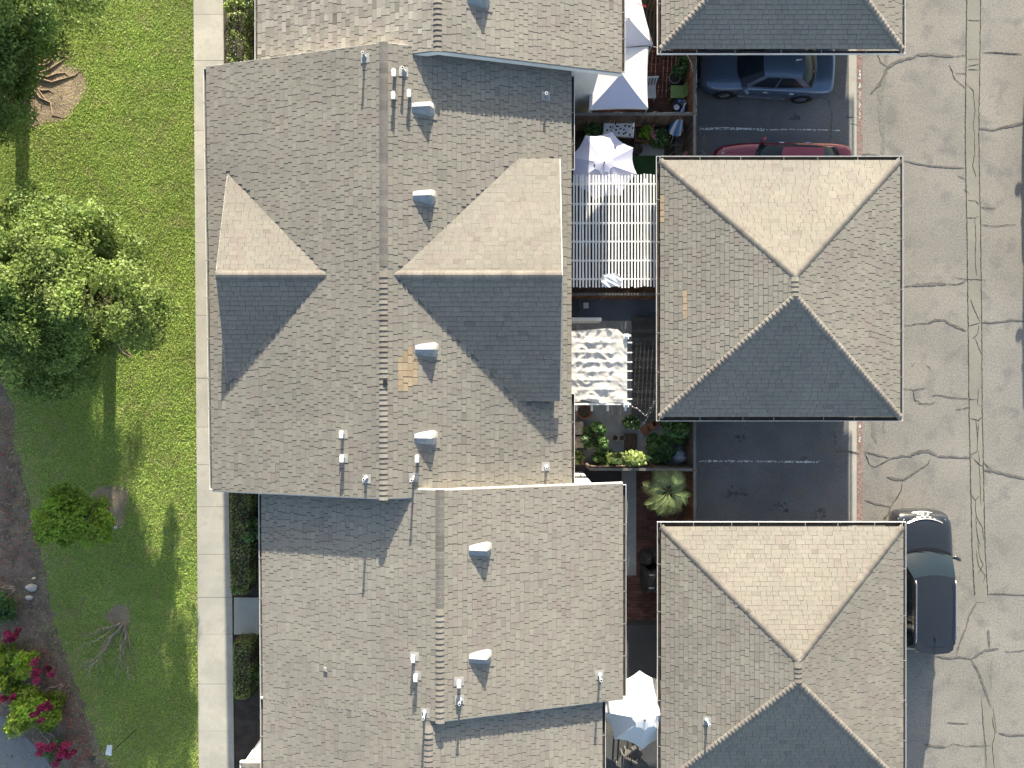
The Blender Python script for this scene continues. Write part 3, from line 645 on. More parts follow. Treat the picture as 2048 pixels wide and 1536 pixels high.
def pipe(house, s, px, py, h=.42, bend=True):
    P = s.hit(px, py); b = MB(); b.tube([P - Vector((0, 0, .02)), P + Vector((0, 0, h))], .034, 10); v = obj('vent_pipe', b, 'galv', house)
    c = MB(); c.lathe(P + Vector((0, 0, h)), [(.04, -.05), (.044, -.04), (.044, .004), (.030, .004), (.030, -.02)], 12); obj('collar', c, 'white', v)
    d = MB(); d.lathe(P + Vector((0, 0, h)), [(.030, .002), (0, .002)], 10); obj('bore', d, 'spot_black', v)
    g = MB(); g.slab([P + s.ev * x + s.eu * y + s.n * .02 for x, y in ((-.15, -.15), (.12, -.15), (.12, .12), (-.15, .12))], s.n * .004); obj('flashing', g, 'flashing', v)
    k = MB(); k.lathe(P + s.n * .02, [(.085, 0), (.05, .05), (.036, .10)], 12); obj('boot', k, 'galv', v)
for x, y in ((824, 215), (826, 392), (831, 699), (829, 876)): dome_vent(hm, MR, x, y)
for x, y in ((938, 1100), (938, 1316)): dome_vent(hl, LR, x, y)
dome_vent(hu, UR, 935, -2)
for x, y in ((790, 152), (789, 197), (820, 193), (836, 916)): box_vent(hm, MR, x, y, .26, False)
for x, y in ((686, 868), (687, 916)): box_vent(hm, ML, x, y)
pipe(hm, ML, 730, 116, .36); pipe(hm, MR, 808, 145, .34); pipe(hm, MR, 1092, 194, .30); pipe(hm, ML, 733, 956, .42); pipe(hm, MR, 828, 956, .5); pipe(hm, MR, 1092, 934, .42)
for x, y in ((828, 1312), (833, 1350)): box_vent(hl, LL, x, y)
box_vent(hl, LR, 919, 1362); pipe(hl, LR, 920, 1400, .28); pipe(hl, LL, 850, 1424, .44); pipe(hl, LR, 1199, 1350, .42)
pipe(cp3, SC3[1], 1413, 1440, .40)
b = MB(); P = MR.hit(771, 765); b.box((P.x - .06, P.y - .07, P.z), (P.x + .06, P.y + .07, P.z + .08)); obj('ridge_outlet', b, 'spot_black', hm)
b = MB(); P = LL.hit(652, 1338); b.slab([P + LL.ev * x + LL.eu * y + LL.n * .03 for x, y in ((-.06, -.06), (.05, -.04), (.06, .07), (-.04, .05))], LL.n * .03); obj('lifted_tab', b, 'pot_grey', hl)
# small porch of the bottom house
b = MB(); b.slab([G(484, 1526, 2.55), G(530, 1526, 2.75), G(530, 1640, 2.75), G(484, 1640, 2.55)], (0, 0, -.06)); pr = obj('porch_roof', b, 'deck_board', hb)
ps = Slope([G(530, 1526, 2.79), G(484, 1526, 2.57), G(484, 1640, 2.57), G(530, 1640, 2.79)], .04, 91); shingle(pr, [ps], 40)
b = MB(); b.bar(G(481, 1523, 2.52), G(532, 1523, 2.70), .05, .10); b.bar(G(482, 1522, 2.5), G(482, 1640, 2.5), .05, .10); obj('gutter', b, 'white', hb)
b = MB(); b.slab([G(492, 1518, 2.45), G(532, 1470, 2.6), G(532, 1519, 2.6)], (0, 0, -.03)); obj('awning', b, 'white', hb)
b = MB(); b.box((G(486, 1526, 2.5).x, G(486, 1532, 2.5).y, 0), (G(486, 1526, 2.5).x + .09, G(486, 1532, 2.5).y + .09, 2.45)); obj('porch_post', b, 'white', hb)

# ------------------------------------------------------------------ yards behind the houses: floors
def floor(name, x0, y0, x1, y1, z, m, **k):
    a = G(x0, y0, z); c = G(x1, y1, z); return sheet(name, [(a.x, c.y), (c.x, c.y), (c.x, a.y), (a.x, a.y)], z, m, kind='structure', **k)
YX0 = .8
def yard(name, ya, yb, z, m): return sheet(name, [(YX0, yb), (FX, yb), (FX, ya), (YX0, ya)], z, m, kind='structure')
yu = yard('brick_yard', 20, 9.05, .006, 'mortar'); ym_ = yard('yard', 9.05, 3.05, .007, 'soil'); yw = yard('walkway', 3.05, 2.25, .02, 'panel_blue')
yp = yard('patio_slab', 2.25, -2.87, .012, 'concrete_grey'); yl = yard('brick_yard', -2.87, -8.6, .006, 'mortar'); yb_ = yard('patio_slab', -8.6, -20, .007, 'asphalt_far')
def pave(parent, x0, x1, y0, y1, z, lx=.2, ly=.1, gap=.012, seed=1):
    r = random.Random(seed); b = MB(); b.box((0, 0, 0), (lx - gap, ly - gap, .03)); me = b.mesh('brick'); me.materials.append(M['brick']); o0 = org(parent); n = 0; st = MB()
    j = 0; y = y0
    while y < y1:
        x = x0 - (lx / 2 if j % 2 else 0)
        while x < x1:
            zz = z + r.uniform(-.003, .003)
            px, py = proj(Vector((x, y, z)))
            if n < 290 and (parent is not yu or px > 1290) and (parent is not yl or 1050 < py < 1160):
                o = bpy.data.objects.new('brick', me); C.objects.link(o); o.parent = parent; o.location = Vector((x, y, zz)) - o0; o['tone'] = r.uniform(-.25, .25); n += 1
            else: st.box((x, y, zz), (x + lx - gap, y + ly - gap, zz + .03), r.uniform(-.25, .25))
            x += lx
        y += ly; j += 1
    if st.v: obj('brick_field', st, 'brick', parent, kind='stuff')
pave(yu, 3.0, 6.0, 9.15, 12.0, .008, .23, .115); pave(yl, 4.0, 6.0, -8.4, -2.95, .008, .23, .115, seed=2)
b = MB(); a = G(1243, 1000); c = G(1272, 1150); b.box((a.x, c.y, 0), (c.x, -3.05, .05)); obj('path_strip', b, 'concrete_grey', yl)
b = MB(); a = G(1268, 288); c = G(1328, 312); b.box((a.x, c.y, 0), (c.x, a.y, .05)); obj('paving_slab', b, 'concrete_grey', ym_)
tf = MB(); a = G(1262, 312.6); c = G(1321, 420); tf.box((a.x, c.y, 0), (c.x, a.y, .045)); obj('artificial_turf', tf, 'turf', kind='structure')
b = MB(); a = G(1172, 611, .03); b.box((a.x - .09, a.y - .10, 0), (a.x + .09, a.y + .10, .034)); obj('drain_cover', b, 'plastic_white', yw)
b = MB(); a = G(1100, 585, .02); c = G(1158, 637, .02); b.face([(a.x, c.y + .01, .024), (c.x, c.y + .01, .024), (c.x, a.y - .01, .024), (a.x, a.y - .01, .024)]); obj('dark_paving', b, 'asphalt_far', yw)

# timber deck
dk = thing('timber_deck', G(1290, 740), 'strip of weathered grey timber decking beside the draped pergola', 'deck')
a = G(1264, 637, .12); c = G(1338, 843, .12); y = c.y; i = 0
while y < a.y:
    b = MB(); b.box((a.x + R.uniform(-.01, .01), y, .06), (c.x, y + .135, .12 + R.uniform(-.006, .006)), R.uniform(-.25, .25)); obj('board', b, 'wood_grey', dk); y += .143
b = MB(); b.box((a.x + .05, c.y + .05, 0), (a.x + .12, a.y - .05, .06)); b.box((c.x - .12, c.y + .05, 0), (c.x - .05, a.y - .05, .06)); obj('joist', b, 'wood', dk)

# ------------------------------------------------------------------ fences
def fence(a, b_, h, label, m='wood', bw=.14, rail=True, top=True):
    a = Vector((*a, 0)); b_ = Vector((*b_, 0)); d = (b_ - a); L = d.length; d.normalize(); s_ = Vector((-d.y, d.x, 0)); t = thing('fence', a, label, 'fence', 'timber fences around the back yards')
    n = int(L / bw); me = []
    for k in range(3):
        q = MB(); q.slab([s_ * -.01 + d * .004, s_ * -.01 + d * (bw - .006), s_ * .01 + d * (bw - .006), s_ * .01 + d * .004], (0, 0, h - .03 + .02 * k)); mm = q.mesh('board'); mm.materials.append(M[m]); me.append(mm)
    for i in range(n):
        o = bpy.data.objects.new('board', me[R.randrange(3)]); C.objects.link(o); o.parent = t; o.location = d * (i * L / n) + s_ * R.uniform(-.006, .006); o['tone'] = R.uniform(-.3, .3)
    if top:
        q = MB(); q.bar(a + Vector((0, 0, h + .035)), b_ + Vector((0, 0, h + .035)), .09, .035); obj('top_rail', q, 'wood_grey', t)
    q = MB()
    for z in (.35, h - .3): q.bar(a + s_ * .04 + Vector((0, 0, z)), b_ + s_ * .04 + Vector((0, 0, z)), .05, .08)
    obj('rail', q, m, t)
    for i in range(int(L / 2.2) + 1):
        p = a + d * min(L, i * 2.2) + s_ * .045; q = MB(); q.bar(p, p + Vector((0, 0, h + .05)), .09); obj('post', q, m, t)
    return t
fence((3.1, 13.3), (FX - .02, 13.3), 1.65, 'board fence added out of view to shade the top back yard')  # unseen fence, added to keep the low sun off the brick yard
fence((FX, 13.2), (FX, 9.05), 1.65, 'brown board fence behind the blue saloon, hung with fairy lights', 'wood_red')
fence((FX, 9.0), (FX, 3.05), 1.65, 'dark board fence beside the red car and the bare shrub')
fence((FX, 2.3), (FX, -2.85), 1.65, 'dark board fence behind the leafy back yard beds')
fence((FX, -2.9), (FX, -8.6), 1.65, 'reddish board fence beside the fan palm', 'wood_red')
fence((2.1, 9.05), (FX - .02, 9.05), 1.55, 'dark board fence between the square canopy and the spotted table')
fence((1.7, 3.02), (FX - .02, 3.02), 1.5, 'dark reddish board fence at the foot of the slatted pergola', 'wood_red')
fence((2.6, -2.85), (FX - .02, -2.87), 1.6, 'weathered board fence between the pale leaved climber and the palm')
b = MB(); b.bar(G(1127, 641, .9), G(1200, 641, .9), .12, .9, up=(0, 0, 1)); o = obj('low_wall', b, 'stucco', label='low pale rendered wall end beside the blue grey walkway', cat='wall')

# ------------------------------------------------------------------ pergolas
pg = thing('pergola', G(1216, 460), 'white slatted pergola against the middle house, one end in blue shade', 'pergola')
za = 2.0
xa, xb = G(1128, 348, za).x, G(1308.6, 348, za).x; ya, yb2 = G(1128, 349, za).y, G(1128, 574, za).y
me = []
for k in range(2):
    q = MB(); q.box((-.026, 0, -.022), (.026, ya - yb2, 0)); m_ = q.mesh('slat'); m_.materials.append(M['white']); me.append(m_)
for i in range(29):
    x = xa + (xb - xa) * i / 28; o = bpy.data.objects.new('slat', me[0]); C.objects.link(o); o.parent = pg
    o.location = Vector((x + R.uniform(-.006, .006), yb2 + R.uniform(-.03, .03) - (.09 if i < 3 else 0) * 0, za)) - org(pg); o.rotation_euler = (0, 0, R.uniform(-.004, .004)); o['tone'] = R.uniform(-.05, .03)
for py in (368, 408, 446, 483, 521, 558):
    q = MB(); A0 = G(1126, py, za - .05); q.box((A0.x, A0.y - .022, za - .15), (G(1312, py, za - .05).x, A0.y + .022, za - .024)); obj('rafter', q, 'white', pg)
q = MB(); q.box((xb - .32, yb2 + .1, za - .36), (xb - .24, ya - .1, za - .152)); obj('beam', q, 'white', pg)
for y in (yb2 + .25, (ya + yb2) / 2, ya - .25):
    q = MB(); q.box((xb - .33, y - .05, 0), (xb - .23, y + .05, za - .36)); obj('post', q, 'white', pg)
def cloth(name, c, w_, d_, z, m, label, cat, seed, amp=.06, nx=22, ny=18):
    r = random.Random(seed); ph = [(r.uniform(2, 7), r.uniform(2, 7), r.uniform(0, 6)) for _ in range(6)]; rows = []
    for i in range(ny):
        row = []
        for j in range(nx):
            u, v = j / (nx - 1) - .5, i / (ny - 1) - .5
            e = 1 + .10 * math.sin(7 * u + 5 * v + seed); h = sum(math.sin(a * u * 3 + b2 * v * 3 + p_) for a, b2, p_ in ph) / 6
            row.append((c[0] + u * w_ * e, c[1] + v * d_ * e, z + amp * (h + 1)))
        rows.append(row)
    q = MB(); q.grid(rows); return obj(name, q, m, label=label, cat=cat)
cp = G(1222, 561, za); cloth('dust_sheet', (cp.x, cp.y), .62, .42, za + .01, 'canvas_white', 'crumpled white sheet lying on the slatted pergola', 'sheet', 5, .05)

pg2 = thing('pergola', G(1200, 740), 'white pergola draped with a sagging sheer cloth', 'pergola'); zb = 2.55
RY = [685, 705, 724, 742, 760, 779, 798]
for py in RY:
    q = MB(); A0 = G(1135, py, zb); B0 = G(1264.5, py, zb); q.box((A0.x, A0.y - .02, zb - .14), (B0.x, A0.y + .02, zb)); obj('rafter', q, 'white', pg2)
for px, y0, y1 in ((1153, 662, 821), (1184, 664, 822), (1216, 664, 822), (1251, 668, 822)):
    q = MB(); A0 = G(px, y0, zb - .14); B0 = G(px, y1, zb - .14); q.box((A0.x - .03, B0.y, zb - .32), (A0.x + .03, A0.y, zb - .142)); obj('purlin', q, 'white', pg2)
q = MB(); A0 = G(1140, 808, zb); B0 = G(1262, 808, zb); q.box((A0.x, A0.y - .03, zb - .12), (B0.x, A0.y + .03, zb + .01)); A0 = G(1243, 671, zb); q.box((A0.x, A0.y - .03, zb - .12), (B0.x, A0.y + .03, zb + .01)); obj('beam', q, 'white', pg2)
for py in (673, 809):
    A0 = G(1252, py, zb); q = MB(); q.box((A0.x - .045, A0.y - .045, 0), (A0.x + .045, A0.y + .045, zb + .03)); o = obj('post', q, 'white', pg2)
    q = MB(); q.box((A0.x - .085, A0.y - .085, zb + .03), (A0.x + .085, A0.y + .085, zb + .07)); q.lathe(A0 + Vector((0, 0, .07)), [(.06, 0), (.05, .05), (0, .07)], 10); obj('finial', q, 'white', o)
ryw = [G(1200, y, zb).y for y in [660] + RY + [812]]
rows = []; nx, ny = 52, 74; rr = random.Random(9)
for i in range(ny):
    row = []
    for j in range(nx):
        u, v = j / (nx - 1), i / (ny - 1)
        px = 1120 + (1254 - 1120) * u; top = 657 + 10 * abs(u - .68) ** 1.0 + (16 * max(0, u - .86) / .14); bot = 806 - 10 * (1 - u) * math.sin(5 * u) ** 2 + (4 if u < .3 else 0)
        py = top + (bot - top) * v; p = G(px, py, zb); z = zb + .03; lo = zb + .008
        for a, c in zip(ryw[:-1], ryw[1:]):
            if c <= p.y <= a:
                k = (p.y - c) / (a - c); mid = max(0, min(1, (u - .22) / .12)) * max(0, min(1, (.84 - u) / .08)); dd = min(p.y - c, a - p.y); lo = zb + .008 - (.10 * min(1, max(0, dd - .04) / .06)); z = zb + .03 - (.008 + .022 * mid) * math.sin(math.pi * k) ** .7
        w0 = Vector((p.x * 3.2, p.y * 3.2, 0)); rid = 1 - abs(mnoise.noise(w0 * .9 + Vector((4, 2, 7)))) * 2
        z += .030 * mnoise.noise(w0) + .035 * max(0, rid) ** 4 * (1 if .25 < u < .8 else .4) + .010 * mnoise.noise(w0 * 3.1)
        z = max(z, lo)
        if u > .93 or v > .97: z = max(z, zb + .012)
        row.append((p.x, p.y, z))
    rows.append(row)
q = MB(); q.grid(rows); obj('shade_cloth', q, 'sheer', label='sheer cream cloth draped in scallops over the white pergola', cat='shade cloth')

# ------------------------------------------------------------------ parasols and canopies
def parasol(px, py, r_, n, zr_, zt, m, label, rot=0.0, cap=True, tilt=0.0):
    p = G(px, py, zr_); t = thing('parasol', (p.x, p.y, 0), label, 'parasol', 'garden parasols'); q = MB(); K = 7; J = 5
    ang = [rot + 2 * math.pi * i / n for i in range(n)]
    for i in range(n):
        a0, a1 = ang[i], ang[(i + 1) % n] + (2 * math.pi if i == n - 1 else 0); rows = []
        for k in range(K + 1):
            f = k / K; rad = r_ * f; z = zt + (zr_ - zt) * (f ** 1.15); row = []
            for j in range(J + 1):
                g = j / J; x = (math.cos(a0) * (1 - g) + math.cos(a1) * g); y = (math.sin(a0) * (1 - g) + math.sin(a1) * g); bow = 4 * g * (1 - g)
                sh = 1 - .075 * bow * f; row.append((p.x + rad * x * sh, p.y + rad * y * sh, z - .035 * bow * f * (1 - .3 * f)))
            rows.append(row)
        q.grid(rows, smooth=True, tone=R.uniform(-.04, .04))
    cn = obj('canopy', q, m, t)
    if cap:
        q = MB()
        for i in range(n):
            a0, a1 = ang[i], ang[(i + 1) % n]; rr2 = r_ * .30
            q.face([(p.x, p.y, zt + .02), (p.x + rr2 * math.cos(a0), p.y + rr2 * math.sin(a0), zt - .045), (p.x + rr2 * .80 * math.cos((a0 + a1 + (2 * math.pi if i == n - 1 else 0)) / 2), p.y + rr2 * .80 * math.sin((a0 + a1 + (2 * math.pi if i == n - 1 else 0)) / 2), zt - .03), (p.x + rr2 * math.cos(a1), p.y + rr2 * math.sin(a1), zt - .045)])
        obj('vent_cap', q, m, cn)
    q = MB(); q.tube([(p.x, p.y, 0), (p.x, p.y, zt + .06)], .022, 10); obj('pole', q, 'galv', t)
    q = MB(); q.lathe((p.x, p.y, zt + .07), [(.025, 0), (.032, .03), (.02, .06), (0, .065)], 10); obj('finial', q, 'dark_metal', t)
    for a in ang:
        q = MB(); q.bar((p.x, p.y, zt - .03), (p.x + r_ * .97 * math.cos(a), p.y + r_ * .97 * math.sin(a), zr_ - .015), .018); obj('rib', q, 'dark_metal', t)
    q = MB(); q.lathe((p.x, p.y, .01), [(0, .10), (.05, .10), (.24, .05), (.25, 0)], 20); obj('base', q, 'pot_grey', t)
    return t
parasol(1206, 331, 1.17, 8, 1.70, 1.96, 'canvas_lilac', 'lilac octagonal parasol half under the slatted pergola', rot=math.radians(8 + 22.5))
parasol(1282, 1420, 1.30, 8, 2.05, 2.70, 'canvas_white', 'bright white octagonal parasol beside the bottom house', rot=math.radians(2))
def canopy(corners, apex, zc, zt, m, ms, label, val=.14):
    c = [G(x, y, zc) for x, y in corners]; ap = G(*apex, zt); cen = sum(c, Vector()) / 4
    t = thing('canopy', (cen.x, cen.y, 0), label, 'canopy', 'square fabric canopies'); n = 8
    for i in range(4):
        a, b2 = c[i], c[(i + 1) % 4]; rows = []
        for k in range(n + 1):
            f = k / n; rows.append([ap + ((a * (1 - g) + b2 * g) - ap) * f * (1 - .035 * 4 * g * (1 - g) * f) - Vector((0, 0, .05 * math.sin(math.pi * f) + .03 * 4 * g * (1 - g) * f)) for g in [j / 6 for j in range(7)]])
        q = MB(); q.grid(rows); pn = obj('panel', q, ms[i] if ms else m, t)
        q = MB(); q.grid([rows[-1], [v_ - Vector((0, 0, val)) for v_ in rows[-1]]], smooth=False); obj('valance', q, m, pn)
        q = MB(); q.bar((a.x, a.y, 0), (a.x * .985 + cen.x * .015, a.y * .985 + cen.y * .015, zc - .03), .04); obj('leg', q, 'white', t)
    q = MB(); q.lathe(ap - Vector((0, 0, .02)), [(.05, 0), (.035, .05), (0, .07)], 10); obj('finial', q, 'white', t)
    return t
canopy([(1178, 218), (1296, 216), (1297, 93), (1180, 93)], (1243, 146), 1.8, 2.35, 'canvas_white', ['canvas_lilac', 'canvas_white', 'canvas_white', 'canvas_rose'], 'white square canopy by the roof corner, its near panel coloured lilac for blue shade')  # white cloth all round; blue shade of the near panel is painted in lilac
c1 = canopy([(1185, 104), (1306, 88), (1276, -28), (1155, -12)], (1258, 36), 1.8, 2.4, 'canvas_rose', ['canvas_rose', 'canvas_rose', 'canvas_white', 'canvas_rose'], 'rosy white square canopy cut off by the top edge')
lt = MB()
for k in range(6):
    p0 = G(1275 + k * 3.1, 6 + k * 1.3, 2.20); lt.bar(p0 + Vector((0, -.03, .0)), p0 + Vector((.012, .03, .0)), .02, .012)
    lt.bar(p0 + Vector((-.01, -.03, .0)), p0 + Vector((.03, -.028, .0)), .012, .012)
obj('lettering', lt, 'lamp_red', c1)
# ------------------------------------------------------------------ plants
def leaves(n, cen, rad, size, rng, shell=.5, up=.35, aspect=.55, sq=1.0):
    "n leaf quads inside an ellipsoid; returns vertex array and tone"
    d = rng.normal(size=(n, 3)); d /= np.linalg.norm(d, axis=1)[:, None]
    r = (shell + (1 - shell) * rng.random(n) ** .6)[:, None]
    p = np.array(cen) + d * r * np.array(rad)
    nrm = rng.normal(size=(n, 3)); nrm[:, 2] = np.abs(nrm[:, 2]) + up; nrm += d * .5; nrm /= np.linalg.norm(nrm, axis=1)[:, None]
    a = np.cross(nrm, rng.normal(size=(n, 3))); a /= np.linalg.norm(a, axis=1)[:, None] + 1e-9; b = np.cross(nrm, a)
    s = (size * (.6 + .8 * rng.random(n)))[:, None]
    V = np.stack([p - a * s, p + b * s * aspect, p + a * s, p - b * s * aspect], 1)
    return V.reshape(-1, 3), rng.normal(0, .16, n)
def limb(b, p, q, r0, r1, seed, n=5, wob=.12):
    r = random.Random(seed); p = Vector(p); q = Vector(q); L = (q - p).length; pts = []
    for i in range(n + 1):
        f = i / n; pts.append(p.lerp(q, f) + Vector((r.uniform(-1, 1), r.uniform(-1, 1), r.uniform(-.3, .6))) * L * wob * math.sin(math.pi * f) * .6)
    b.tube(pts, [r0 + (r1 - r0) * i / n for i in range(n + 1)], 7)
def tree(base, cc, rad, nclu, nleaf, size, m, label, trunk_r, seed, clus=.5, roots=0, fork=1.7, shell=.5, name='tree'):
    rng = np.random.default_rng(seed); r = random.Random(seed); base = Vector(base); t = thing(name, base, label, 'tree')
    C_ = []
    d = rng.normal(size=(nclu, 3)); d /= np.linalg.norm(d, axis=1)[:, None]; d[:, 2] = np.where(d[:, 2] < -.8, -d[:, 2], d[:, 2])
    rr = .45 + .55 * rng.random(nclu) ** .5
    lump = 1 + .16 * np.sin(3 * np.arctan2(d[:, 1], d[:, 0]) + seed) + .10 * np.sin(5 * np.arctan2(d[:, 1], d[:, 0]) + 2 * seed)
    P = np.array(cc) + d * rr[:, None] * lump[:, None] * np.array(rad)
    b = MB(); top = base + (Vector(cc) - base) * .45; top.z = fork
    b.tube([base - Vector((0, 0, .05)), base + Vector((0, 0, .12)), base.lerp(top, .5) + Vector((.04, .03, 0)), top], [trunk_r * 1.5, trunk_r * 1.05, trunk_r * .9, trunk_r * .75], 12)
    tr = obj('trunk', b, 'bark', t)
    order = sorted(range(nclu), key=lambda i: r.random())[:16]
    for i in order:
        b = MB(); q = Vector(P[i]); mid = top.lerp(q, .45) + Vector((0, 0, .25)); limb(b, top, mid, trunk_r * .38, trunk_r * .22, seed + i); limb(b, mid, q, trunk_r * .22, .012, seed + i + 50); obj('limb', b, 'bark', tr)
    VV, TT = [], []
    for i in range(nclu):
        k = int(nleaf * r.uniform(.6, 1.4)); V, T = leaves(k, P[i], (clus * r.uniform(.7, 1.3), clus * r.uniform(.7, 1.3), clus * .6), size, rng, .2); VV.append(V); TT.append(T + r.gauss(0, .14))
    np_mesh('crown', np.concatenate(VV), 4, np.concatenate(TT), m, t)
    for i in range(roots):
        a = r.uniform(0, 6.28); L = r.uniform(.9, 2.1) if trunk_r > .25 else r.uniform(.7, 1.3); b = MB(); pts = []
        for k in range(6):
            f = k / 5; pts.append((base.x + math.cos(a) * (trunk_r + f * L), base.y + math.sin(a) * (trunk_r + f * L), .05 - .045 * f)); a += r.uniform(-.18, .18)
        b.tube(pts, [.045 - .034 * k / 5 for k in range(6)], 6); obj('root', b, 'root', t)
    return t
t1 = (G(47, 152).x, 11.0); tree((*t1, 0), (t1[0] + .5, 11.2, 4.1), (3.65, 3.55, 2.2), 480, 330, .052, 'leaf_b', 'broad leafy tree over bared roots in the upper corner of the lawn', .27, 101, .52, roots=46)
tree(G(221, 660), (-13.8, 2.8, 4.0), (2.75, 2.95, 2.2), 430, 340, .050, 'leaf_a', 'large round leafy tree in the middle of the lawn edge', .24, 102, .48, roots=30)
tree(G(214, 1018), (-14.35, -4.45, 2.15), (1.15, 1.0, .75), 46, 260, .055, 'leaf_lime', 'young lime green tree on a bare earth ring', .06, 103, .33, fork=1.0)
# a tree standing outside the frame, whose shade falls over the planting bed
tree((-20.2, 6.5, 0), (-20.2, 6.5, 4.2), (2.6, 3.2, 1.9), 90, 170, .095, 'leaf_b', 'leafy tree out beyond the lawn, seen only by its shade', .22, 104, .6)

def bush(px, py, h, rx, ry, m, label, n=2600, size=.05, seed=1, cat='bush', z0=.12, name='bush', flower=None, nf=0, fs=.03, lumps=7, group=None, stem=True):
    rng = np.random.default_rng(seed); r = random.Random(seed); p = G(px, py, h * .55); t = thing(name, (p.x, p.y, 0), label, cat, group)
    VV, TT = [], []; pts = []
    nl = lumps * 3
    for i in range(nl):
        a = r.uniform(0, 6.28); f = r.random() ** .5; c = (p.x + math.cos(a) * f * rx * .85, p.y + math.sin(a) * f * ry * .85, z0 + (h - z0) * (r.uniform(.35, .95) - .25 * f)); pts.append(c)
        k_ = r.uniform(.22, .42)
        V, T = leaves(int(n / nl), c, (rx * k_, ry * k_, (h - z0) * .25), size * 1.2, rng, .1, up=.6); VV.append(V); TT.append(T + r.gauss(0, .2))
    np_mesh('foliage', np.concatenate(VV), 4, np.concatenate(TT), m, t)
    if stem:
        for c in pts[:5]: b = MB(); limb(b, (p.x, p.y, 0), c, .018, .006, seed + int(c[0] * 99)); obj('stem', b, 'twig', t)
    if flower:
        VV, TT = [], []
        for c in pts:
            V, T = leaves(max(1, nf // len(pts)), (c[0], c[1], c[2] + .05), (rx * .5, ry * .5, (h - z0) * .40), fs, rng, .8); VV.append(V); TT.append(T)
        np_mesh('blossom', np.concatenate(VV), 4, np.concatenate(TT), flower, t)
    return t
def hedge(x0, y0, x1, y1, h, label, seed, n=9000, size=.035, m='leaf_hedge'):
    rng = np.random.default_rng(seed); a = G(x0, y0, h); b = G(x1, y1, h); c = (a + b) / 2; t = thing('hedge', (c.x, c.y, 0), label, 'hedge', 'clipped hedges beside the walk')
    lx, ly = abs(b.x - a.x) / 2, abs(b.y - a.y) / 2; n = int(n * max(.4, lx * ly))
    u = rng.random((n, 3)) * 2 - 1; f = rng.integers(0, 5, n)
    for ax, k, sgn in ((0, 0, -1), (0, 1, 1), (1, 2, -1), (1, 3, 1)): u[f == k, ax] = sgn * (1 - .12 * rng.random((f == k).sum()))
    u[f == 4, 2] = 1 - .18 * rng.random((f == 4).sum())
    rnd = np.clip(np.abs(u[:, 0]) ** 4 + np.abs(u[:, 1]) ** 10, 0, 2) * .06
    bum = .05 * np.sin(u[:, 1] * ly * 7 + seed) + .04 * np.sin(u[:, 0] * lx * 9 + u[:, 1] * ly * 5)
    p = np.stack([c.x + u[:, 0] * (lx - rnd) + bum * .5, c.y + u[:, 1] * (ly - rnd) + bum * .4, np.maximum(.03, h * .5 + u[:, 2] * h * .5 - rnd + bum)], 1)
    V = []; nrm = rng.normal(size=(n, 3)); nrm[:, 2] = np.abs(nrm[:, 2]) + .3; nrm /= np.linalg.norm(nrm, axis=1)[:, None]
    aa = np.cross(nrm, rng.normal(size=(n, 3))); aa /= np.linalg.norm(aa, axis=1)[:, None]; bb = np.cross(nrm, aa); s = (size * (.6 + .8 * rng.random(n)))[:, None]
    np_mesh('foliage', np.stack([p - aa * s, p + bb * s * .6, p + aa * s, p - bb * s * .6], 1).reshape(-1, 3), 4, rng.normal(0, .22, n), m, t)
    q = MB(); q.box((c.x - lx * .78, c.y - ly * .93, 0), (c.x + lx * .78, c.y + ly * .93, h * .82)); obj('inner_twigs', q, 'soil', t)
hedge(449, 18, 493, 175, .8, 'clipped hedge above the middle house, dry shrub at its end', 201, m='leaf_hedge')
hedge(455, 930, 500, 1194, .85, 'long clipped hedge between the walk and the pinkish house', 202)
hedge(461, 1279, 501, 1404, .85, 'short clipped hedge below the entry path', 203)
bush(507, 1066, .9, .42, .5, 'leaf_deep', 'round dark shrub behind the long hedge', 3600, .035, 210)
bush(470, 6, .6, .45, .35, 'leaf_pale', 'dry yellowing shrub at the top edge beside the walk', 1200, .04, 211)
bush(505, 8, .9, .3, .5, 'leaf_hedge', 'green shrub in the corner between the hedge and the top house', 2600, .04, 212)
bush(512, 1350, .5, .2, .4, 'leaf_deep', 'low dark shrub behind the short hedge', 1200, .035, 213)

# flowering shrubs and litter in the lower corner
sh1 = bush(18, 1338, 1.3, .85, .95, 'leaf_lime', 'lime green shrub at the edge of the planting bed', 5200, .055, 220)
sh2 = bush(62, 1428, 1.4, 1.0, .95, 'leaf_lime', 'lime green shrub with magenta sprays by the grey path', 6500, .055, 221)
def spray(t, px, py, z, r_, seed):
    rng_ = np.random.default_rng(seed); c = G(px, py, z); VV, TT = [], []
    for i in range(9):
        o_ = rng_.normal(size=3) * np.array([r_ * .5, r_ * .45, .16]); V, T = leaves(95, np.array(c) + o_, (r_ * .32, r_ * .3, .14), .04, rng_, .2); VV.append(V); TT.append(T + rng_.normal(0, .2))
    np_mesh('flower_spray', np.concatenate(VV), 4, np.concatenate(TT), 'bract', t)
    q = MB(); base = org(t); limb(q, (base.x, base.y, .5), c, .012, .005, seed); obj('branch', q, 'twig', t)
spray(sh1, 76, 1352, 1.5, .40, 231); spray(sh1, 14, 1398, 1.1, .26, 232); spray(sh1, 12, 1278, 1.0, .32, 233)
spray(sh2, 86, 1421, 1.7, .30, 234); spray(sh2, 104, 1496, 1.35, .48, 235); spray(sh2, 126, 1510, 1.1, .3, 236)
bush(0, 1215, .8, .5, .6, 'leaf_deep', 'dark green shrub at the left edge beside the mulch', 1800, .045, 240)
bush(112, 1500, .6, .5, .4, 'leaf_deep', 'dark low shrub under the magenta branch', 1500, .045, 241)
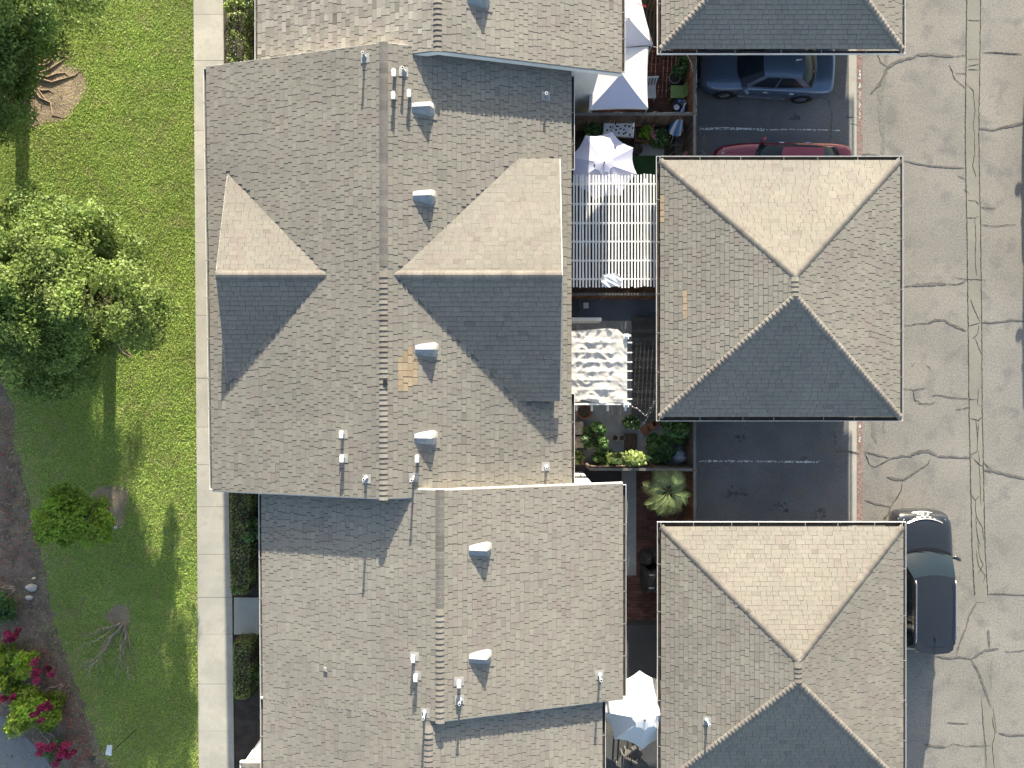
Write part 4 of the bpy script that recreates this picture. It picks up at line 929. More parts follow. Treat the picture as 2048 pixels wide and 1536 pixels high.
def dead(px, py, n, L, label, seed, dirs, tilt=.35, m='twig', wob=.15):
    r = random.Random(seed); p = G(px, py); t = thing('bare_shrub', p, label, 'shrub')
    for i in range(n):
        a = math.radians(r.uniform(*dirs)); l = L * r.uniform(.5, 1.1); q = p + Vector((math.cos(a) * l, math.sin(a) * l, l * r.uniform(.05, tilt))); b = MB(); limb(b, p + Vector((r.uniform(-.05, .05), r.uniform(-.05, .05), 0)), q, .022, .006, seed * 7 + i, wob=wob)
        for k in range(5):
            f = r.uniform(.35, .95); s_ = p.lerp(q, f); a2 = a + r.uniform(-.9, .9); l2 = l * r.uniform(.15, .4); limb(b, s_, s_ + Vector((math.cos(a2) * l2, math.sin(a2) * l2, r.uniform(-.02, .12))), .008, .003, seed * 13 + i * 9 + k, 4)
        obj('branch', b, m, t)
dead(250, 1244, 13, 1.9, 'pale leafless shrub sprawling over the shaded grass', 301, (195, 290))
dead(128, 1368, 10, .75, 'small bundle of dry grey twigs beside the mulch', 302, (170, 250))
dead(30, 1180, 5, .7, 'few dry twigs beside the white stones', 303, (150, 240))
def scatter(name, m, poly, n, size, seed, label=None, cat=None, z=.02):
    rng = np.random.default_rng(seed); x0, y0 = np.min(poly, 0); x1, y1 = np.max(poly, 0); P = np.stack([rng.uniform(x0, x1, n), rng.uniform(y0, y1, n)], 1); P = P[inside(P, poly)]; n = len(P)
    a = rng.uniform(0, 6.28, n); s = size * (.5 + rng.random(n)); dx, dy = np.cos(a) * s, np.sin(a) * s; zz = z + rng.random(n) * .02
    V = np.stack([np.stack([P[:, 0] - dx, P[:, 1] - dy, zz], 1), np.stack([P[:, 0] - dy * .6, P[:, 1] + dx * .6, zz + .01 * rng.random(n)], 1), np.stack([P[:, 0] + dx, P[:, 1] + dy, zz + .015 * rng.random(n)], 1), np.stack([P[:, 0] + dy * .6, P[:, 1] - dx * .6, zz], 1)], 1)
    return np_mesh(name, V.reshape(-1, 3), 4, rng.normal(0, .3, n), m, label=label, cat=cat, kind='stuff')
scatter('fallen_petals', 'petal', np.array(gp([(60, 1290), (100, 1300), (150, 1390), (185, 1480), (190, 1536), (150, 1560), (120, 1430), (80, 1340)])), 1500, .035, 401, 'red fallen petals along the mulch beside the lime shrubs', 'petals')
scatter('fallen_petals', 'petal', np.array(gp([(-10, 800), (14, 800), (30, 900), (60, 1000), (80, 1130), (40, 1160), (-10, 1180)])), 900, .03, 402, 'red brown fallen petals on the mulch at the left edge', 'petals')
scatter('leaf_litter', 'dirt', np.array([(q[0] + (.45 if q[0] > -19.5 else 0), q[1]) for q in BED]), 9500, .035, 403, 'brown leaf litter over the whole planting bed', 'leaf litter')
scatter('dry_leaves', 'petal_white', np.array(LAWN), 260, .022, 404, 'pale dry leaves dotted over the lawn', 'leaves', z=.05)

# grass blades over the lawn in view
rng = np.random.default_rng(5); n = 520000
P = np.stack([rng.uniform(-19.4, -9.6, n), rng.uniform(-14.6, 14.6, n)], 1); keep = inside(P, LAWN)
for w_ in WELLS + [BED]:
    keep &= ~inside(P + rng.normal(0, .34 if w_ is BED else .11, P.shape), w_) | (rng.random(n) < .05)
BE = np.array([q for q in BED if q[0] > -19.5]); dist = np.full(n, 9.0)
for q in BE[::2]: dist = np.minimum(dist, np.hypot(P[:, 0] - q[0], P[:, 1] - q[1]))
pat = .5 + .5 * np.sin(P[:, 0] * 1.7 + 2 * np.sin(P[:, 1] * .9)) * np.sin(P[:, 1] * 1.3 + 1.7)
keep &= rng.random(n) < np.clip(.22 + dist / 3.2 + .35 * pat, 0, 1)
P = P[keep]; n = len(P)
clump = .5 + .5 * np.sin(P[:, 0] * 21 + 3 * np.sin(P[:, 1] * 13)) * np.sin(P[:, 1] * 19 + 3 * np.sin(P[:, 0] * 11))
a = rng.uniform(0, 6.28, n); h = (.022 + .030 * rng.random(n)) * (.6 + .6 * clump); wd = .010 + .010 * rng.random(n); ln = rng.normal(0, .035, (n, 2)); dx, dy = np.cos(a) * wd, np.sin(a) * wd
V = np.stack([np.stack([P[:, 0] - dx, P[:, 1] - dy, np.full(n, .003)], 1), np.stack([P[:, 0] + dx, P[:, 1] + dy, np.full(n, .003)], 1), np.stack([P[:, 0] + ln[:, 0], P[:, 1] + ln[:, 1], h], 1)], 1)
big = np.sin(P[:, 0] * 1.9 + 1.3) * np.sin(P[:, 1] * 1.1 + .4) * .10
np_mesh('grass', V.reshape(-1, 3), 3, rng.normal(0, .09, n) + big * .7, 'grass', label='short mown green lawn grass beside the walk', cat='grass', kind='stuff')

# back yard plants
bush(1190, 876, 1.0, .48, .52, 'leaf_deep', 'glossy round bush beside the tan wooden box', 3000, .05, 250)
bush(1263, 848, .8, .28, .26, 'leaf_deep', 'small green bush left of the brick steppers', 1500, .04, 251, flower='petal_white', nf=20)
bush(1350, 862, 1.5, .62, .5, 'leaf_deep', 'tall leafy bush in the corner by the middle car port', 4200, .05, 252)
bush(1318, 895, .9, .55, .5, 'leaf_deep', 'low broad leaved plants before the tall leafy bush', 3000, .06, 253)
bush(1250, 915, 1.75, .72, .22, 'leaf_pale', 'pale yellow green climber sprawling along the back yard fence', 1500, .075, 254, 'climber', 1.1, 'climber', stem=True)
bush(1210, 915, .8, .5, .3, 'leaf_deep', 'dusky low plants between the fence and the glossy bush', 1800, .04, 255)
bush(1157, 915, .5, .25, .25, 'leaf_hedge', 'little yellowish plant in the pot by the house corner', 700, .035, 256)
bush(1187, 255, .9, .33, .36, 'leaf_deep', 'feathery green plant left of the spotted table', 1500, .045, 257)
bush(1291, 268, .95, .24, .24, 'leaf_lime', 'bright green plant filling the wire handled planter', 900, .04, 258)
bush(1320, 277, .8, .36, .34, 'leaf_deep', 'green bush right of the wire handled planter', 1700, .04, 259, flower='petal_white', nf=18)
bush(1366, 134, 1.1, .3, .36, 'leaf_deep', 'leafy plant rising from the round grey pot', 900, .05, 260)
bush(1180, 296, .5, .2, .2, 'leaf_deep', 'small dark plant under the lilac parasol', 500, .04, 261)
dead(1368, 292, 16, .75, 'bare twiggy shrub with pink buds against the fence', 305, (0, 360), .9)
bush(1374, 312, .8, .2, .16, 'petal_pink', 'clump of pink blossom at the corner of the middle car port', 300, .035, 262, 'flowers', .4, 'blossom_clump')
# fan palm
p = G(1338, 984, 1.9); pm = thing('palm', (p.x, p.y, 0), 'spiky light green palm in front of the reddish fence', 'palm tree'); b = MB(); b.tube([(p.x, p.y, 0), (p.x, p.y, 1.72)], [.10, .07], 10); obj('trunk', b, 'bark', pm)
for i in range(17):
    a = i * 2.399 + R.uniform(-.2, .2); L = R.uniform(.62, .92) * (1 if i > 5 else .7); rise = R.uniform(.15, .65); q = MB(); pts = []
    for k in range(9):
        f = k / 8; pts.append(Vector((p.x + math.cos(a) * L * f, p.y + math.sin(a) * L * f, 1.72 + rise * math.sin(f * 2.0) - .42 * f * f)))
    q.tube(pts, [.010 - .007 * k / 8 for k in range(9)], 5)
    sd_ = Vector((-math.sin(a), math.cos(a), 0))
    for k in range(1, 20):
        f = .2 + .8 * k / 20; j = min(7, int(f * 8)); c = pts[j].lerp(pts[j + 1], f * 8 - j); l = .30 * math.sin(math.pi * min(1, f * .80 + .12)) + .03
        for s_ in (-1, 1):
            tip = c + sd_ * s_ * l * .8 + Vector((math.cos(a), math.sin(a), 0)) * l * .75 + Vector((0, 0, -.05 + .06 * R.random())); w_ = Vector((math.cos(a), math.sin(a), 0)) * .011
            q.face([c - w_, c + w_, tip], R.uniform(-.2, .25))
    obj('frond', q, 'leaf_palm', pm)
# ------------------------------------------------------------------ yard furniture and pots
def pot(px, py, r_, h, m, label, soil=True, cat='pot'):
    p = G(px, py, h); t = thing('flower_pot', (p.x, p.y, 0), label, cat, 'pots in the back yards'); b = MB(); b.lathe((p.x, p.y, 0), [(r_ * .72, 0), (r_ * .95, h * .9), (r_ * 1.06, h * .9), (r_ * 1.06, h), (r_ * .9, h), (r_ * .85, h * .75)], 22); obj('body', b, m, t)
    b = MB(); b.lathe((p.x, p.y, h * .8), [(r_ * .87, 0), (0, .01)], 16, smooth=False); obj('earth', b, 'soil', t)
pot(1350, 155, .20, .42, 'pot_grey', 'round grey pot with a leafy plant beside the green chair')
pot(1231, 876, .11, .3, 'pot_grey', 'left one of two small grey pots beside the glossy bush'); pot(1244, 876, .11, .3, 'pot_grey', 'right one of two small grey pots beside the glossy bush')
pot(1157, 918, .2, .3, 'terracotta', 'clay pot by the house corner at the back yard fence'); pot(1276, 298, .17, .4, 'cover_black', 'rounded black tub on the paving slab before the planter')
pot(1169, 823, .26, .4, 'terracotta', 'broad rust brown pot under the edge of the draped pergola'); pot(1371, 258, .07, .25, 'plastic_white', 'small white pail beside the closed beach parasol')
pot(1327, 14, .22, .4, 'pot_grey', 'grey pot at the top edge beside the rosy canopy'); pot(1327, 103, .08, .3, 'plastic_white', 'small white pot under the top car port gutter')
def chair(px, py, rz, m, label, s_=1.0, slats=5):
    p = G(px, py, .4); t = thing('garden_chair', (p.x, p.y, 0), label, 'chair', 'garden chairs', rz); b = MB(); b.box((-.23 * s_, -.22 * s_, .40), (.23 * s_, .22 * s_, .43)); obj('seat', b, m, t, True)
    for i in range(slats):
        b = MB(); y = -.20 * s_ + .40 * s_ * i / (slats - 1); b.bar((.23 * s_, y, .43), (.33 * s_, y, .86), .065 * s_, .02); obj('back_slat', b, m, t, True)
    b = MB(); b.bar((.33 * s_, -.24 * s_, .86), (.33 * s_, .24 * s_, .86), .05, .05); obj('back_rail', b, m, t, True)
    for x in (-.2, .2):
        for y in (-.19, .19): b = MB(); b.bar((x * s_, y * s_, 0), (x * s_, y * s_, .40), .04); obj('leg', b, m, t, True)
chair(1354, 184, 0.0, 'plastic_green', 'pale green garden chair on the brick yard'); chair(1299, 184, 1.6, 'plastic_white', 'white chair half under the square canopy')
chair(1268, 1506, 2.2, 'wood_grey', 'pale chair just below the white parasol'); chair(1249, 1524, 1.1, 'wood_grey', 'weathered chair at the bottom edge by the house'); chair(1279, 1534, .6, 'wood_grey', 'second weathered chair at the bottom edge, nearer the car port')
# spotted table
p = G(1238, 256, .75); t = thing('garden_table', (p.x, p.y, 0), 'low table under a white cloth with black spots', 'table', rz=-.06); b = MB(); b.box((-.5, -.24, .70), (.5, .24, .73)); obj('table_top', b, 'wood', t, True)
for x in (-.45, .45):
    for y in (-.2, .2): b = MB(); b.bar((x, y, 0), (x, y, .70), .05); obj('leg', b, 'wood', t, True)
tc = MB(); tc.box((-.53, -.27, .60), (.53, .27, .738)); o = put('tablecloth', tc.mesh('tablecloth'), None, 'white black spotted cloth spread over the low table', 'tablecloth', loc=(p.x, p.y, 0)); o.data.materials.append(M['plastic_white']); o.rotation_euler = (0, 0, -.06)
for k in range(26):
    x, y = R.uniform(-.49, .49), R.uniform(-.23, .23); b = MB(); b.lathe((x, y, .7405), [(R.uniform(.02, .04), 0), (0, .001)], 10, smooth=False); obj('spot', b, 'spot_black', o, True)
# small cluttered table with round white dish
p = G(1360, 211, .7); t = thing('side_table', (p.x, p.y, 0), 'small dark round table with dishes near the fence corner', 'table'); b = MB(); b.lathe((p.x, p.y, .66), [(.01, .04), (.27, .04), (.27, 0), (.01, 0)], 20, smooth=False); obj('table_top', b, 'dark_metal', t); b = MB(); b.tube([(p.x, p.y, 0), (p.x, p.y, .66)], .03); b.lathe((p.x, p.y, 0), [(.2, 0), (.2, .03), (.03, .05)], 14); obj('pedestal', b, 'dark_metal', t)
b = MB(); b.lathe((p.x - .13, p.y - .08, .705), [(.03, 0), (.05, .01), (.10, .05), (.095, .055), (.045, .02), (0, .018)], 18); obj('bowl', b, 'plastic_white', label='white bowl on the small dark round table', cat='bowl')
b = MB(); b.lathe((p.x + .1, p.y + .06, .705), [(.08, 0), (.10, .12), (.09, .12), (.07, .02), (0, .02)], 14); obj('basket', b, 'pot_grey', label='grey basket on the small dark round table', cat='basket')
b = MB(); b.lathe((p.x - .02, p.y + .12, .705), [(.06, 0), (.06, .10), (0, .10)], 12); obj('canister', b, 'canvas_blue', label='blue canister on the small dark round table', cat='canister')
# wire handled planter
p = G(1290, 264, .6); t = thing('garden_planter', (p.x, p.y, 0), 'wooden planter box with a looped wire back and pale flowers', 'planter'); b = MB()
for a_, c_ in (((-.33, -.28, .25), (.33, -.25, .5)), ((-.33, .25, .25), (.33, .28, .5)), ((-.33, -.25, .25), (-.30, .25, .5)), ((.30, -.25, .25), (.33, .25, .5)), ((-.30, -.25, .25), (.30, .25, .30))): b.box(a_, c_)
obj('box', b, 'wood_red', t, True); b = MB(); b.box((-.29, -.24, .3), (.29, .24, .46)); obj('earth', b, 'soil', t, True)
b = MB(); b.tube([(-.36, .27, .5), (-.36, .3, .78), (-.2, .32, .9), (0, .33, .98), (.2, .32, .9), (.36, .3, .78), (.36, .27, .5)], .018, 8); b.tube([(-.4, .33, .72), (0, .34, .80), (.4, .33, .72)], .014, 8); obj('wire_back', b, 'stone', t, True)
for x in (-.3, .3):
    for y in (-.25, .25): b = MB(); b.bar((x, y, 0), (x, y, .25), .04); obj('leg', b, 'wood', t, True)
b = MB(); b.box((-.36, .22, .5), (.36, .30, .62)); obj('backboard', b, 'terracotta', t, True)
VV, TT = leaves(60, (p.x + .27, p.y - .02, .72), (.12, .30, .12), .04, NR, .3); np_mesh('blossom', VV, 4, TT, 'petal_pink', t)
# closed striped beach parasol leaning on the fence
p = G(1352, 247, .6); t = thing('beach_parasol', (p.x, p.y, 0), 'closed blue and white striped beach parasol leaning in the corner', 'parasol'); a0 = Vector((.10, .34, 1.5)); b0 = Vector((-.02, -.28, .55))
for k in range(10):
    b = MB(); an = lambda i: 2 * math.pi * i / 10; d = (b0 - a0).normalized(); u = d.cross(Vector((0, 0, 1))).normalized(); v_ = d.cross(u); rows = []
    for f, rr_ in ((0, .01), (.4, .10), (.8, .22), (1, .25)): rows.append([a0.lerp(b0, f) + (u * math.cos(an(k + g)) + v_ * math.sin(an(k + g))) * rr_ * (1 if g in (0, 1) else .86) for g in (0, .5, 1)])
    b.grid(rows, smooth=False); obj('fold', b, 'canvas_blue' if k % 2 else 'canvas_white', t, True)
b = MB(); b.tube([(-.06, -.5, .02), tuple(a0 * 1.02)], .014, 8); obj('pole', b, 'white', t, True)
b = MB(); b.lathe(a0, [(.02, 0), (.02, .03), (0, .04)], 8); obj('finial', b, 'white', t, True)
for px, py, sx, sy, h, m, lb in ((1157, 856, .30, .42, .5, 'wood_grey', 'tan wooden box beside the glossy bush, upper one'), (1158, 884, .28, .36, .45, 'wood_grey', 'tan wooden box beside the glossy bush, lower one')):
    p = G(px, py, h); t = thing('wooden_box', (p.x, p.y, 0), lb, 'box'); b = MB(); b.box((p.x - sx / 2, p.y - sy / 2, 0), (p.x + sx / 2, p.y + sy / 2, h - .03)); obj('body', b, m, t); b = MB(); b.box((p.x - sx / 2 - .02, p.y - sy / 2 - .02, h - .03), (p.x + sx / 2 + .02, p.y + sy / 2 + .02, h)); obj('lid', b, 'twig', t)
for k, (px, py, an) in enumerate(((1291, 860, .6), (1303, 851, .2), (1314, 843, .1))):
    p = G(px, py, .06); b = MB(); b.box((-.15, -.15, 0), (.15, .15, .06)); o = put('stepping_stone', b.mesh('stepping_stone'), None, ['red brown stepping stone lowest of three by the bushes', 'red brown stepping stone in the middle of three', 'red brown stepping stone nearest the middle car port'][k], 'paver', 'red brown stepping stones', loc=(p.x, p.y, .012)); o.data.materials.append(M['terracotta']); o.rotation_euler = (0, 0, an)
b = MB(); a = G(1250, 868, .15); c = G(1275, 905, .15)
for i in range(5): b.box((a.x + (c.x - a.x) * i / 5, c.y, 0), (a.x + (c.x - a.x) * i / 5 + .075, a.y, .14))
obj('pallet', b, 'wood', label='dark slatted pallet beside the two small grey pots', cat='pallet')
# lumpy sheet over a pot, covers
def mound(name, px, py, rx, ry, h, m, label, cat, seed, box=.0):
    p = G(px, py, h * .7); r = random.Random(seed); ph = [(r.randrange(2, 7), r.uniform(0, 6)) for _ in range(4)]; b = MB(); rows = []
    for i in range(13):
        f = i / 12; row = []
        for j in range(37):
            a = 2 * math.pi * j / 36; k = 1 + .09 * sum(math.sin(n_ * a + q) for n_, q in ph) / 2 * f; e = max(abs(math.cos(a)), abs(math.sin(a))) ** -box if box else 1
            z = h * (1 - f ** (3.5 if box else 2.4)) + .04 * math.sin(5 * a + 6 * f) * f; row.append((p.x + rx * f * k * e * math.cos(a), p.y + ry * f * k * e * math.sin(a), max(.01, z)))
        rows.append(row)
    b.grid(rows); return obj(name, b, m, label=label, cat=cat)
mound('covered_pot', 1361, 914, .36, .36, .7, 'plastic_sheet', 'pot wrapped in bluish plastic sheet by the fence corner', 'pot', 3)
cv = mound('grill_cover', 1303, 1162, .29, .52, .95, 'cover_black', 'black covered grill beside the lower car port', 'grill', 5, box=.8)
mound('furniture_cover', 1296, 1120, .22, .24, .9, 'cover_black', 'black covered seat above the covered grill, nearer the house', 'cover', 6, box=.6); mound('furniture_cover', 1313, 1117, .20, .24, .85, 'cover_black', 'black covered seat above the covered grill, nearer the car port', 'cover', 7, box=.6)
p = G(1303, 1176, .96); b = MB(); b.box((p.x - .09, p.y - .01, p.z), (p.x + .09, p.y + .01, p.z + .012)); p2 = G(1303, 1150, .96); b.box((p2.x - .09, p2.y - .01, p2.z), (p2.x + .09, p2.y + .01, p2.z + .012)); obj('strap', b, 'plastic_white', cv)
# bench under the white parasol
p = G(1218, 1452, .5); t = thing('garden_bench', (p.x, p.y, 0), 'slatted bench half under the white parasol beside the house', 'bench', rz=-.5)
for i in range(6): b = MB(); b.box((-.45, -.25 + i * .085, .42), (.45, -.25 + i * .085 + .06, .45)); obj('slat', b, 'wood_grey', t, True)
for x in (-.4, .4):
    for y in (-.2, .2): b = MB(); b.bar((x, y, 0), (x, y, .42), .05); obj('leg', b, 'wood_grey', t, True)
# strings of lights
def lights(pts, label, n, seed, sag=.06):
    r = random.Random(seed); P = [Vector(p) for p in pts]; t = thing('string_lights', P[0], label, 'string lights', 'strings of fairy lights'); path = []
    for a, c in zip(P[:-1], P[1:]):
        for i in range(8): f = i / 8; path.append(a.lerp(c, f) + Vector((r.uniform(-.02, .02), r.uniform(-.02, .02), -sag * math.sin(math.pi * f))))
    path.append(P[-1]); b = MB(); b.tube(path, .006, 5); obj('cable', b, 'stone', t)
    for i in range(n):
        f = (i + .5) / n * (len(path) - 1); j = int(f); q = path[j].lerp(path[j + 1], f - j); b = MB(); b.lathe(q - Vector((0, 0, .04)), [(0, 0), (.016, .008), (.020, .022), (.011, .04), (0, .042)], 6); obj('bulb', b, 'bulb', t)
lights([(FX + .05, 10.9, 1.72), (FX + .06, 10.2, 1.72), (FX + .05, 9.6, 1.72), (FX + .05, 9.08, 1.70)], 'fairy lights along the fence behind the blue saloon', 30, 1)
lights([(2.6, 9.10, 1.6), (3.6, 9.1, 1.62), (4.8, 9.1, 1.62), (6.0, 9.1, 1.62)], 'fairy lights along the fence below the square canopy', 22, 2)
lights([G(1306, 92, 1.8), G(1320, 92, 2.3), G(1340, 100, 2.2), G(1372, 104, 2.2)], 'fairy lights from the rosy canopy to the top car port', 14, 3)
lights([G(1252, 806, 2.4), G(1275, 818, 1.9), G(1292, 832, 1.7), G(1312, 795, 2.2)], 'fairy lights slung from the draped pergola to the car port', 8, 4)
lights([G(1285, 850, 1.2), G(1297, 832, 1.6), G(1308, 808, 2.0), G(1318, 795, 2.2)], 'second slack light string beside the draped pergola', 8, 5)
lights([G(1374, 104, 2.2), G(1383, 125, 1.7), G(1388, 145, 1.68)], 'fairy lights dropping from the top car port to the fence', 10, 6)
# things on the left lawn
p = G(273, 1458); q_ = 1.72; t = thing('path_sign', p, 'white plate on a slim black pole in the shaded grass', 'sign'); b = MB(); b.tube([p, p + Vector((0, 0, q_))], .016, 8); obj('pole', b, 'dark_metal', t); b = MB(); b.slab([p + Vector((-.17, -.05, q_ - .02)), p + Vector((.03, -.10, q_ - .02)), p + Vector((.10, .28, q_ + .06)), p + Vector((-.06, .30, q_ + .06))], (0, 0, .02)); obj('plate', b, 'plastic_white', t)
for px, py, lb, rx in ((62, 1176, 'pale stone block upper of two on the mulch', .22), (57, 1196, 'white curved stone lower of two on the mulch', .14), (181, 1518, 'dark lamp housing with a white rim on the mulch at the bottom edge', .12), (67, 1157, 'small round pale stone among the red petals', .07)):
    p = G(px, py, .1); b = MB(); r = random.Random(px)
    rows = []
    for i in range(7):
        f = math.pi * i / 6; rows.append([(p.x + rx * math.sin(f) * (1 + .15 * math.sin(3 * a + px)) * math.cos(a), p.y + rx * .65 * math.sin(f) * math.sin(a), .06 + .09 * math.cos(f)) for a in [2 * math.pi * j / 12 for j in range(13)]])
    b.grid(rows, smooth=px != 62); obj('stone' if px != 181 else 'lamp_housing', b, 'stone' if px != 181 else 'cover_black', label=lb, cat='stone' if px != 181 else 'lamp')
b = MB(); b.lathe(G(232, 1054, .02), [(.05, 0), (.05, .05), (.03, .05), (.03, .01)], 14); obj('sprinkler_head', b, 'plastic_white', label='little white sprinkler ring on the bare earth by the lime tree', cat='sprinkler')

# ------------------------------------------------------------------ cars (x forward, y left, z up)
def cr(P, n):
    "Catmull-Rom through rows of numbers"
    out = []; P = [np.array(p, float) for p in P]; m = len(P)
    for i in range(m - 1):
        p0, p1, p2, p3 = P[max(i - 1, 0)], P[i], P[i + 1], P[min(i + 2, m - 1)]
        for k in range(n):
            t = k / n; out.append(.5 * ((2 * p1) + (-p0 + p2) * t + (2 * p0 - 5 * p1 + 4 * p2 - p3) * t * t + (-p0 + 3 * p1 - 3 * p2 + p3) * t ** 3))
    out.append(P[-1]); return out
def car(name, label, loc, rz, paint, S, cab, whl, wb, suv=False, cat='car', extra=None):
    """S: stations (x, half width, centre height, shoulder height, sill height)
    cab: dict of cabin numbers"""
    t = thing(name, loc, label, cat, 'parked cars', rz)
    st = cr(S, 5); rows = []
    for x, hw, zc, zs, zb in st:
        prof = [(.80, zb), (.93, zb + .04), (.985, zb + .18), (1.0, zb + (zs - zb) * .55), (.992, zs - .10), (.965, zs - .025), (.90, zs + (zc - zs) * .25), (.72, zs + (zc - zs) * .62), (.40, zs + (zc - zs) * .92), (0, zc)]
        half = [(x, hw * a, z) for a, z in prof]; rows.append(half + [(x, -y, z) for x, y, z in half[-2::-1]])
    b = MB(); b.grid(rows); b.face(rows[0]); b.face(rows[-1][::-1]); b.face([(r[0][0], r[0][1], r[0][2] - .005) for r in rows] + [(r[-1][0], r[-1][1], r[-1][2] - .005) for r in rows[::-1]])
    body = obj('body', b, paint, t, True)
    c = cab; zb_, zt = c['zb'], c['zt']; nb = 10
    def yy(j, hw): return hw * (2 * j / nb - 1)
    wb_row = lambda x, hw, bow, z, cam=0: [(x - bow * (yy(j, 1)) ** 2, yy(j, hw), z - cam * (yy(j, 1)) ** 2) for j in range(nb + 1)]
    def patch(r0, r1, m_=5, bulge=.03):
        rows = []
        for i in range(m_ + 1):
            f = i / m_; rows.append([tuple(Vector(a).lerp(Vector(d), f) + Vector((0, 0, bulge * math.sin(math.pi * f)))) for a, d in zip(r0, r1)])
        return rows
    fb = wb_row(c['x1'], c['hb'], c['bow'], zb_, .02); ft = wb_row(c['x2'], c['hr'], c['bow'] * .55, zt, .035); rt = wb_row(c['x3'], c['hr'], -.06, zt - c.get('dz', .03), .035); rbk = wb_row(c['x4'], c['hb'] * c.get('rbw', .92), -c.get('rbow', .14), zb_ + c.get('rz', .06), .02)
    b = MB(); b.grid(patch(fb, ft)); ws = obj('windscreen', b, 'glass', t, True)
    b = MB(); b.grid(patch(ft, rt, 8, .045)); rf = obj('roof', b, paint, t, True)
    b = MB(); b.grid(patch(rt, rbk)); rw = obj('rear_window', b, 'glass', t, True)
    for s_, k in ((1, nb), (-1, 0)):
        # side of the cabin: painted frame with glass set on it
        top = [row[k] for row in patch(ft, rt, 8, .045)]; bot0 = Vector(fb[k]); bot1 = Vector(rbk[k]); pb = [fb[k]] + [tuple(bot0.lerp(bot1, i / 8) + Vector((0, s_ * .05 * math.sin(math.pi * i / 8), 0))) for i in range(1, 8)] + [rbk[k]]
        b = MB(); b.grid([pb, [tuple(Vector(p)) for p in top]]); sd_ = obj('side_frame', b, paint, t, True)
        L0, L1 = Vector(pb[0]), Vector(pb[-1])
        def q(u, v):
            f = u * 8; i = min(7, int(f)); a = Vector(pb[i]).lerp(Vector(pb[i + 1]), f - i); d = Vector(top[i]).lerp(Vector(top[i + 1]), f - i); return a.lerp(d, v) + Vector((0, s_ * .006, .002))
        for u0, u1, v0, v1 in c['win']:
            b = MB(); n = 5; b.grid([[q(u0 + (u1 - u0) * i / n, .10) for i in range(n + 1)], [q((u0 + v0) + ((u1 + v1) - (u0 + v0)) * i / n, .86) for i in range(n + 1)]]); obj('window', b, 'glass', sd_, True)
        # mirror
        mx = c['x1'] - c['bow'] - .12; my = s_ * (c['hb'] + .15); b = MB(); rows = []
        for i in range(5):
            f = math.pi * i / 4; rows.append([(mx + .085 * math.sin(f) * math.cos(a) + .06 * math.cos(f), my - s_ * .14 * math.cos(f), zb_ + .06 + .07 * math.sin(f) * math.sin(a)) for a in [2 * math.pi * j / 10 for j in range(11)]])
        b.grid(rows); mr = obj('mirror', b, paint, t, True); b = MB(); b.bar((mx, s_ * (c['hb'] - .02), zb_ + .02), (mx, my, zb_ + .05), .05, .04); obj('stalk', b, 'trim_black', mr, True)
        for hx in c['handles']:
            b = MB(); b.bar((hx - .09, s_ * (wb['hw'] * .998 + .012), wb['hz']), (hx + .09, s_ * (wb['hw'] * .998 + .012), wb['hz']), .03, .025); obj('door_handle', b, 'chrome' if not suv else paint, t, True)
        for sx in c['seams']:
            b = MB(); b.bar((sx, s_ * (wb['hw'] * .996 + .003), .32), (sx, s_ * (wb['hw'] * .985 + .003), zb_ - .06), .012, .012, up=(1, 0, 0)); obj('door_seam', b, 'trim_black', t, True)
        b = MB(); b.bar((-wb['b'] * .62, s_ * (wb['hw'] * .97), .24), (wb['b'] * .62, s_ * (wb['hw'] * .97), .24), .04, .06); obj('sill_trim', b, 'chrome' if not suv else 'trim_black', t, True)
        for wx in (wb['b'], -wb['b'] + wb.get('off', 0)):
            R_ = whl; y0 = s_ * (wb['hw'] - .20); y1 = s_ * (wb['hw'] + .012); b = MB()
            prof = [(R_ * .62, y1 - s_ * .02), (R_ * .66, y1), (R_ * .93, y1), (R_, y1 - s_ * .04), (R_, y0 + s_ * .03), (R_ * .9, y0)]; rows = [[(wx + r_ * math.cos(a), y_, R_ + r_ * math.sin(a)) for a in [2 * math.pi * j / 28 for j in range(29)]] for r_, y_ in prof]
            b.grid(rows); w_ = obj('wheel', b, 'tyre', t, True)
            b = MB(); b.grid([[(wx + r_ * math.cos(a), y_, R_ + r_ * math.sin(a)) for a in [2 * math.pi * j / 28 for j in range(29)]] for r_, y_ in ((R_ * .64, y1 - s_ * .004), (R_ * .58, y1 - s_ * .012), (R_ * .57, y1 - s_ * .07), (0, y1 - s_ * .08))]); obj('rim_barrel', b, 'trim_black', w_, True)
            for k2 in range(10):
                a = 2 * math.pi * k2 / 10; b = MB(); b.bar((wx + R_ * .06 * math.cos(a), y1 - s_ * .012, R_ + R_ * .06 * math.sin(a)), (wx + R_ * .6 * math.cos(a), y1 - s_ * .010, R_ + R_ * .6 * math.sin(a)), .030, .02, up=(0, 1, 0)); obj('spoke', b, 'chrome', w_, True)
            b = MB(); rows = [[(wx + r_ * math.cos(a), s_ * (wb['hw'] + .004 + (.004 if r_ < R_ * 1.1 else 0)), R_ + r_ * math.sin(a)) for a in [math.pi * (-.08 + 1.16 * j / 22) for j in range(23)]] for r_ in (R_ * 1.0, R_ * 1.16)]; b.grid(rows, smooth=False); obj('wheel_arch', b, 'trim_black', t, True)
    def surf(x, y):
        "height of the bodywork"
        i = min(range(len(st)), key=lambda k: abs(st[k][0] - x)); _, hw, zc, zs, zb0 = st[i]; a = min(1, abs(y) / hw)
        P_ = [(0, zc), (.40, zs + (zc - zs) * .92), (.72, zs + (zc - zs) * .62), (.90, zs + (zc - zs) * .25), (.965, zs - .025), (1.0, zs - .15)]
        for (a0, z0), (a1, z1) in zip(P_[:-1], P_[1:]):
            if a <= a1: return z0 + (z1 - z0) * (a - a0) / (a1 - a0)
        return zs - .2
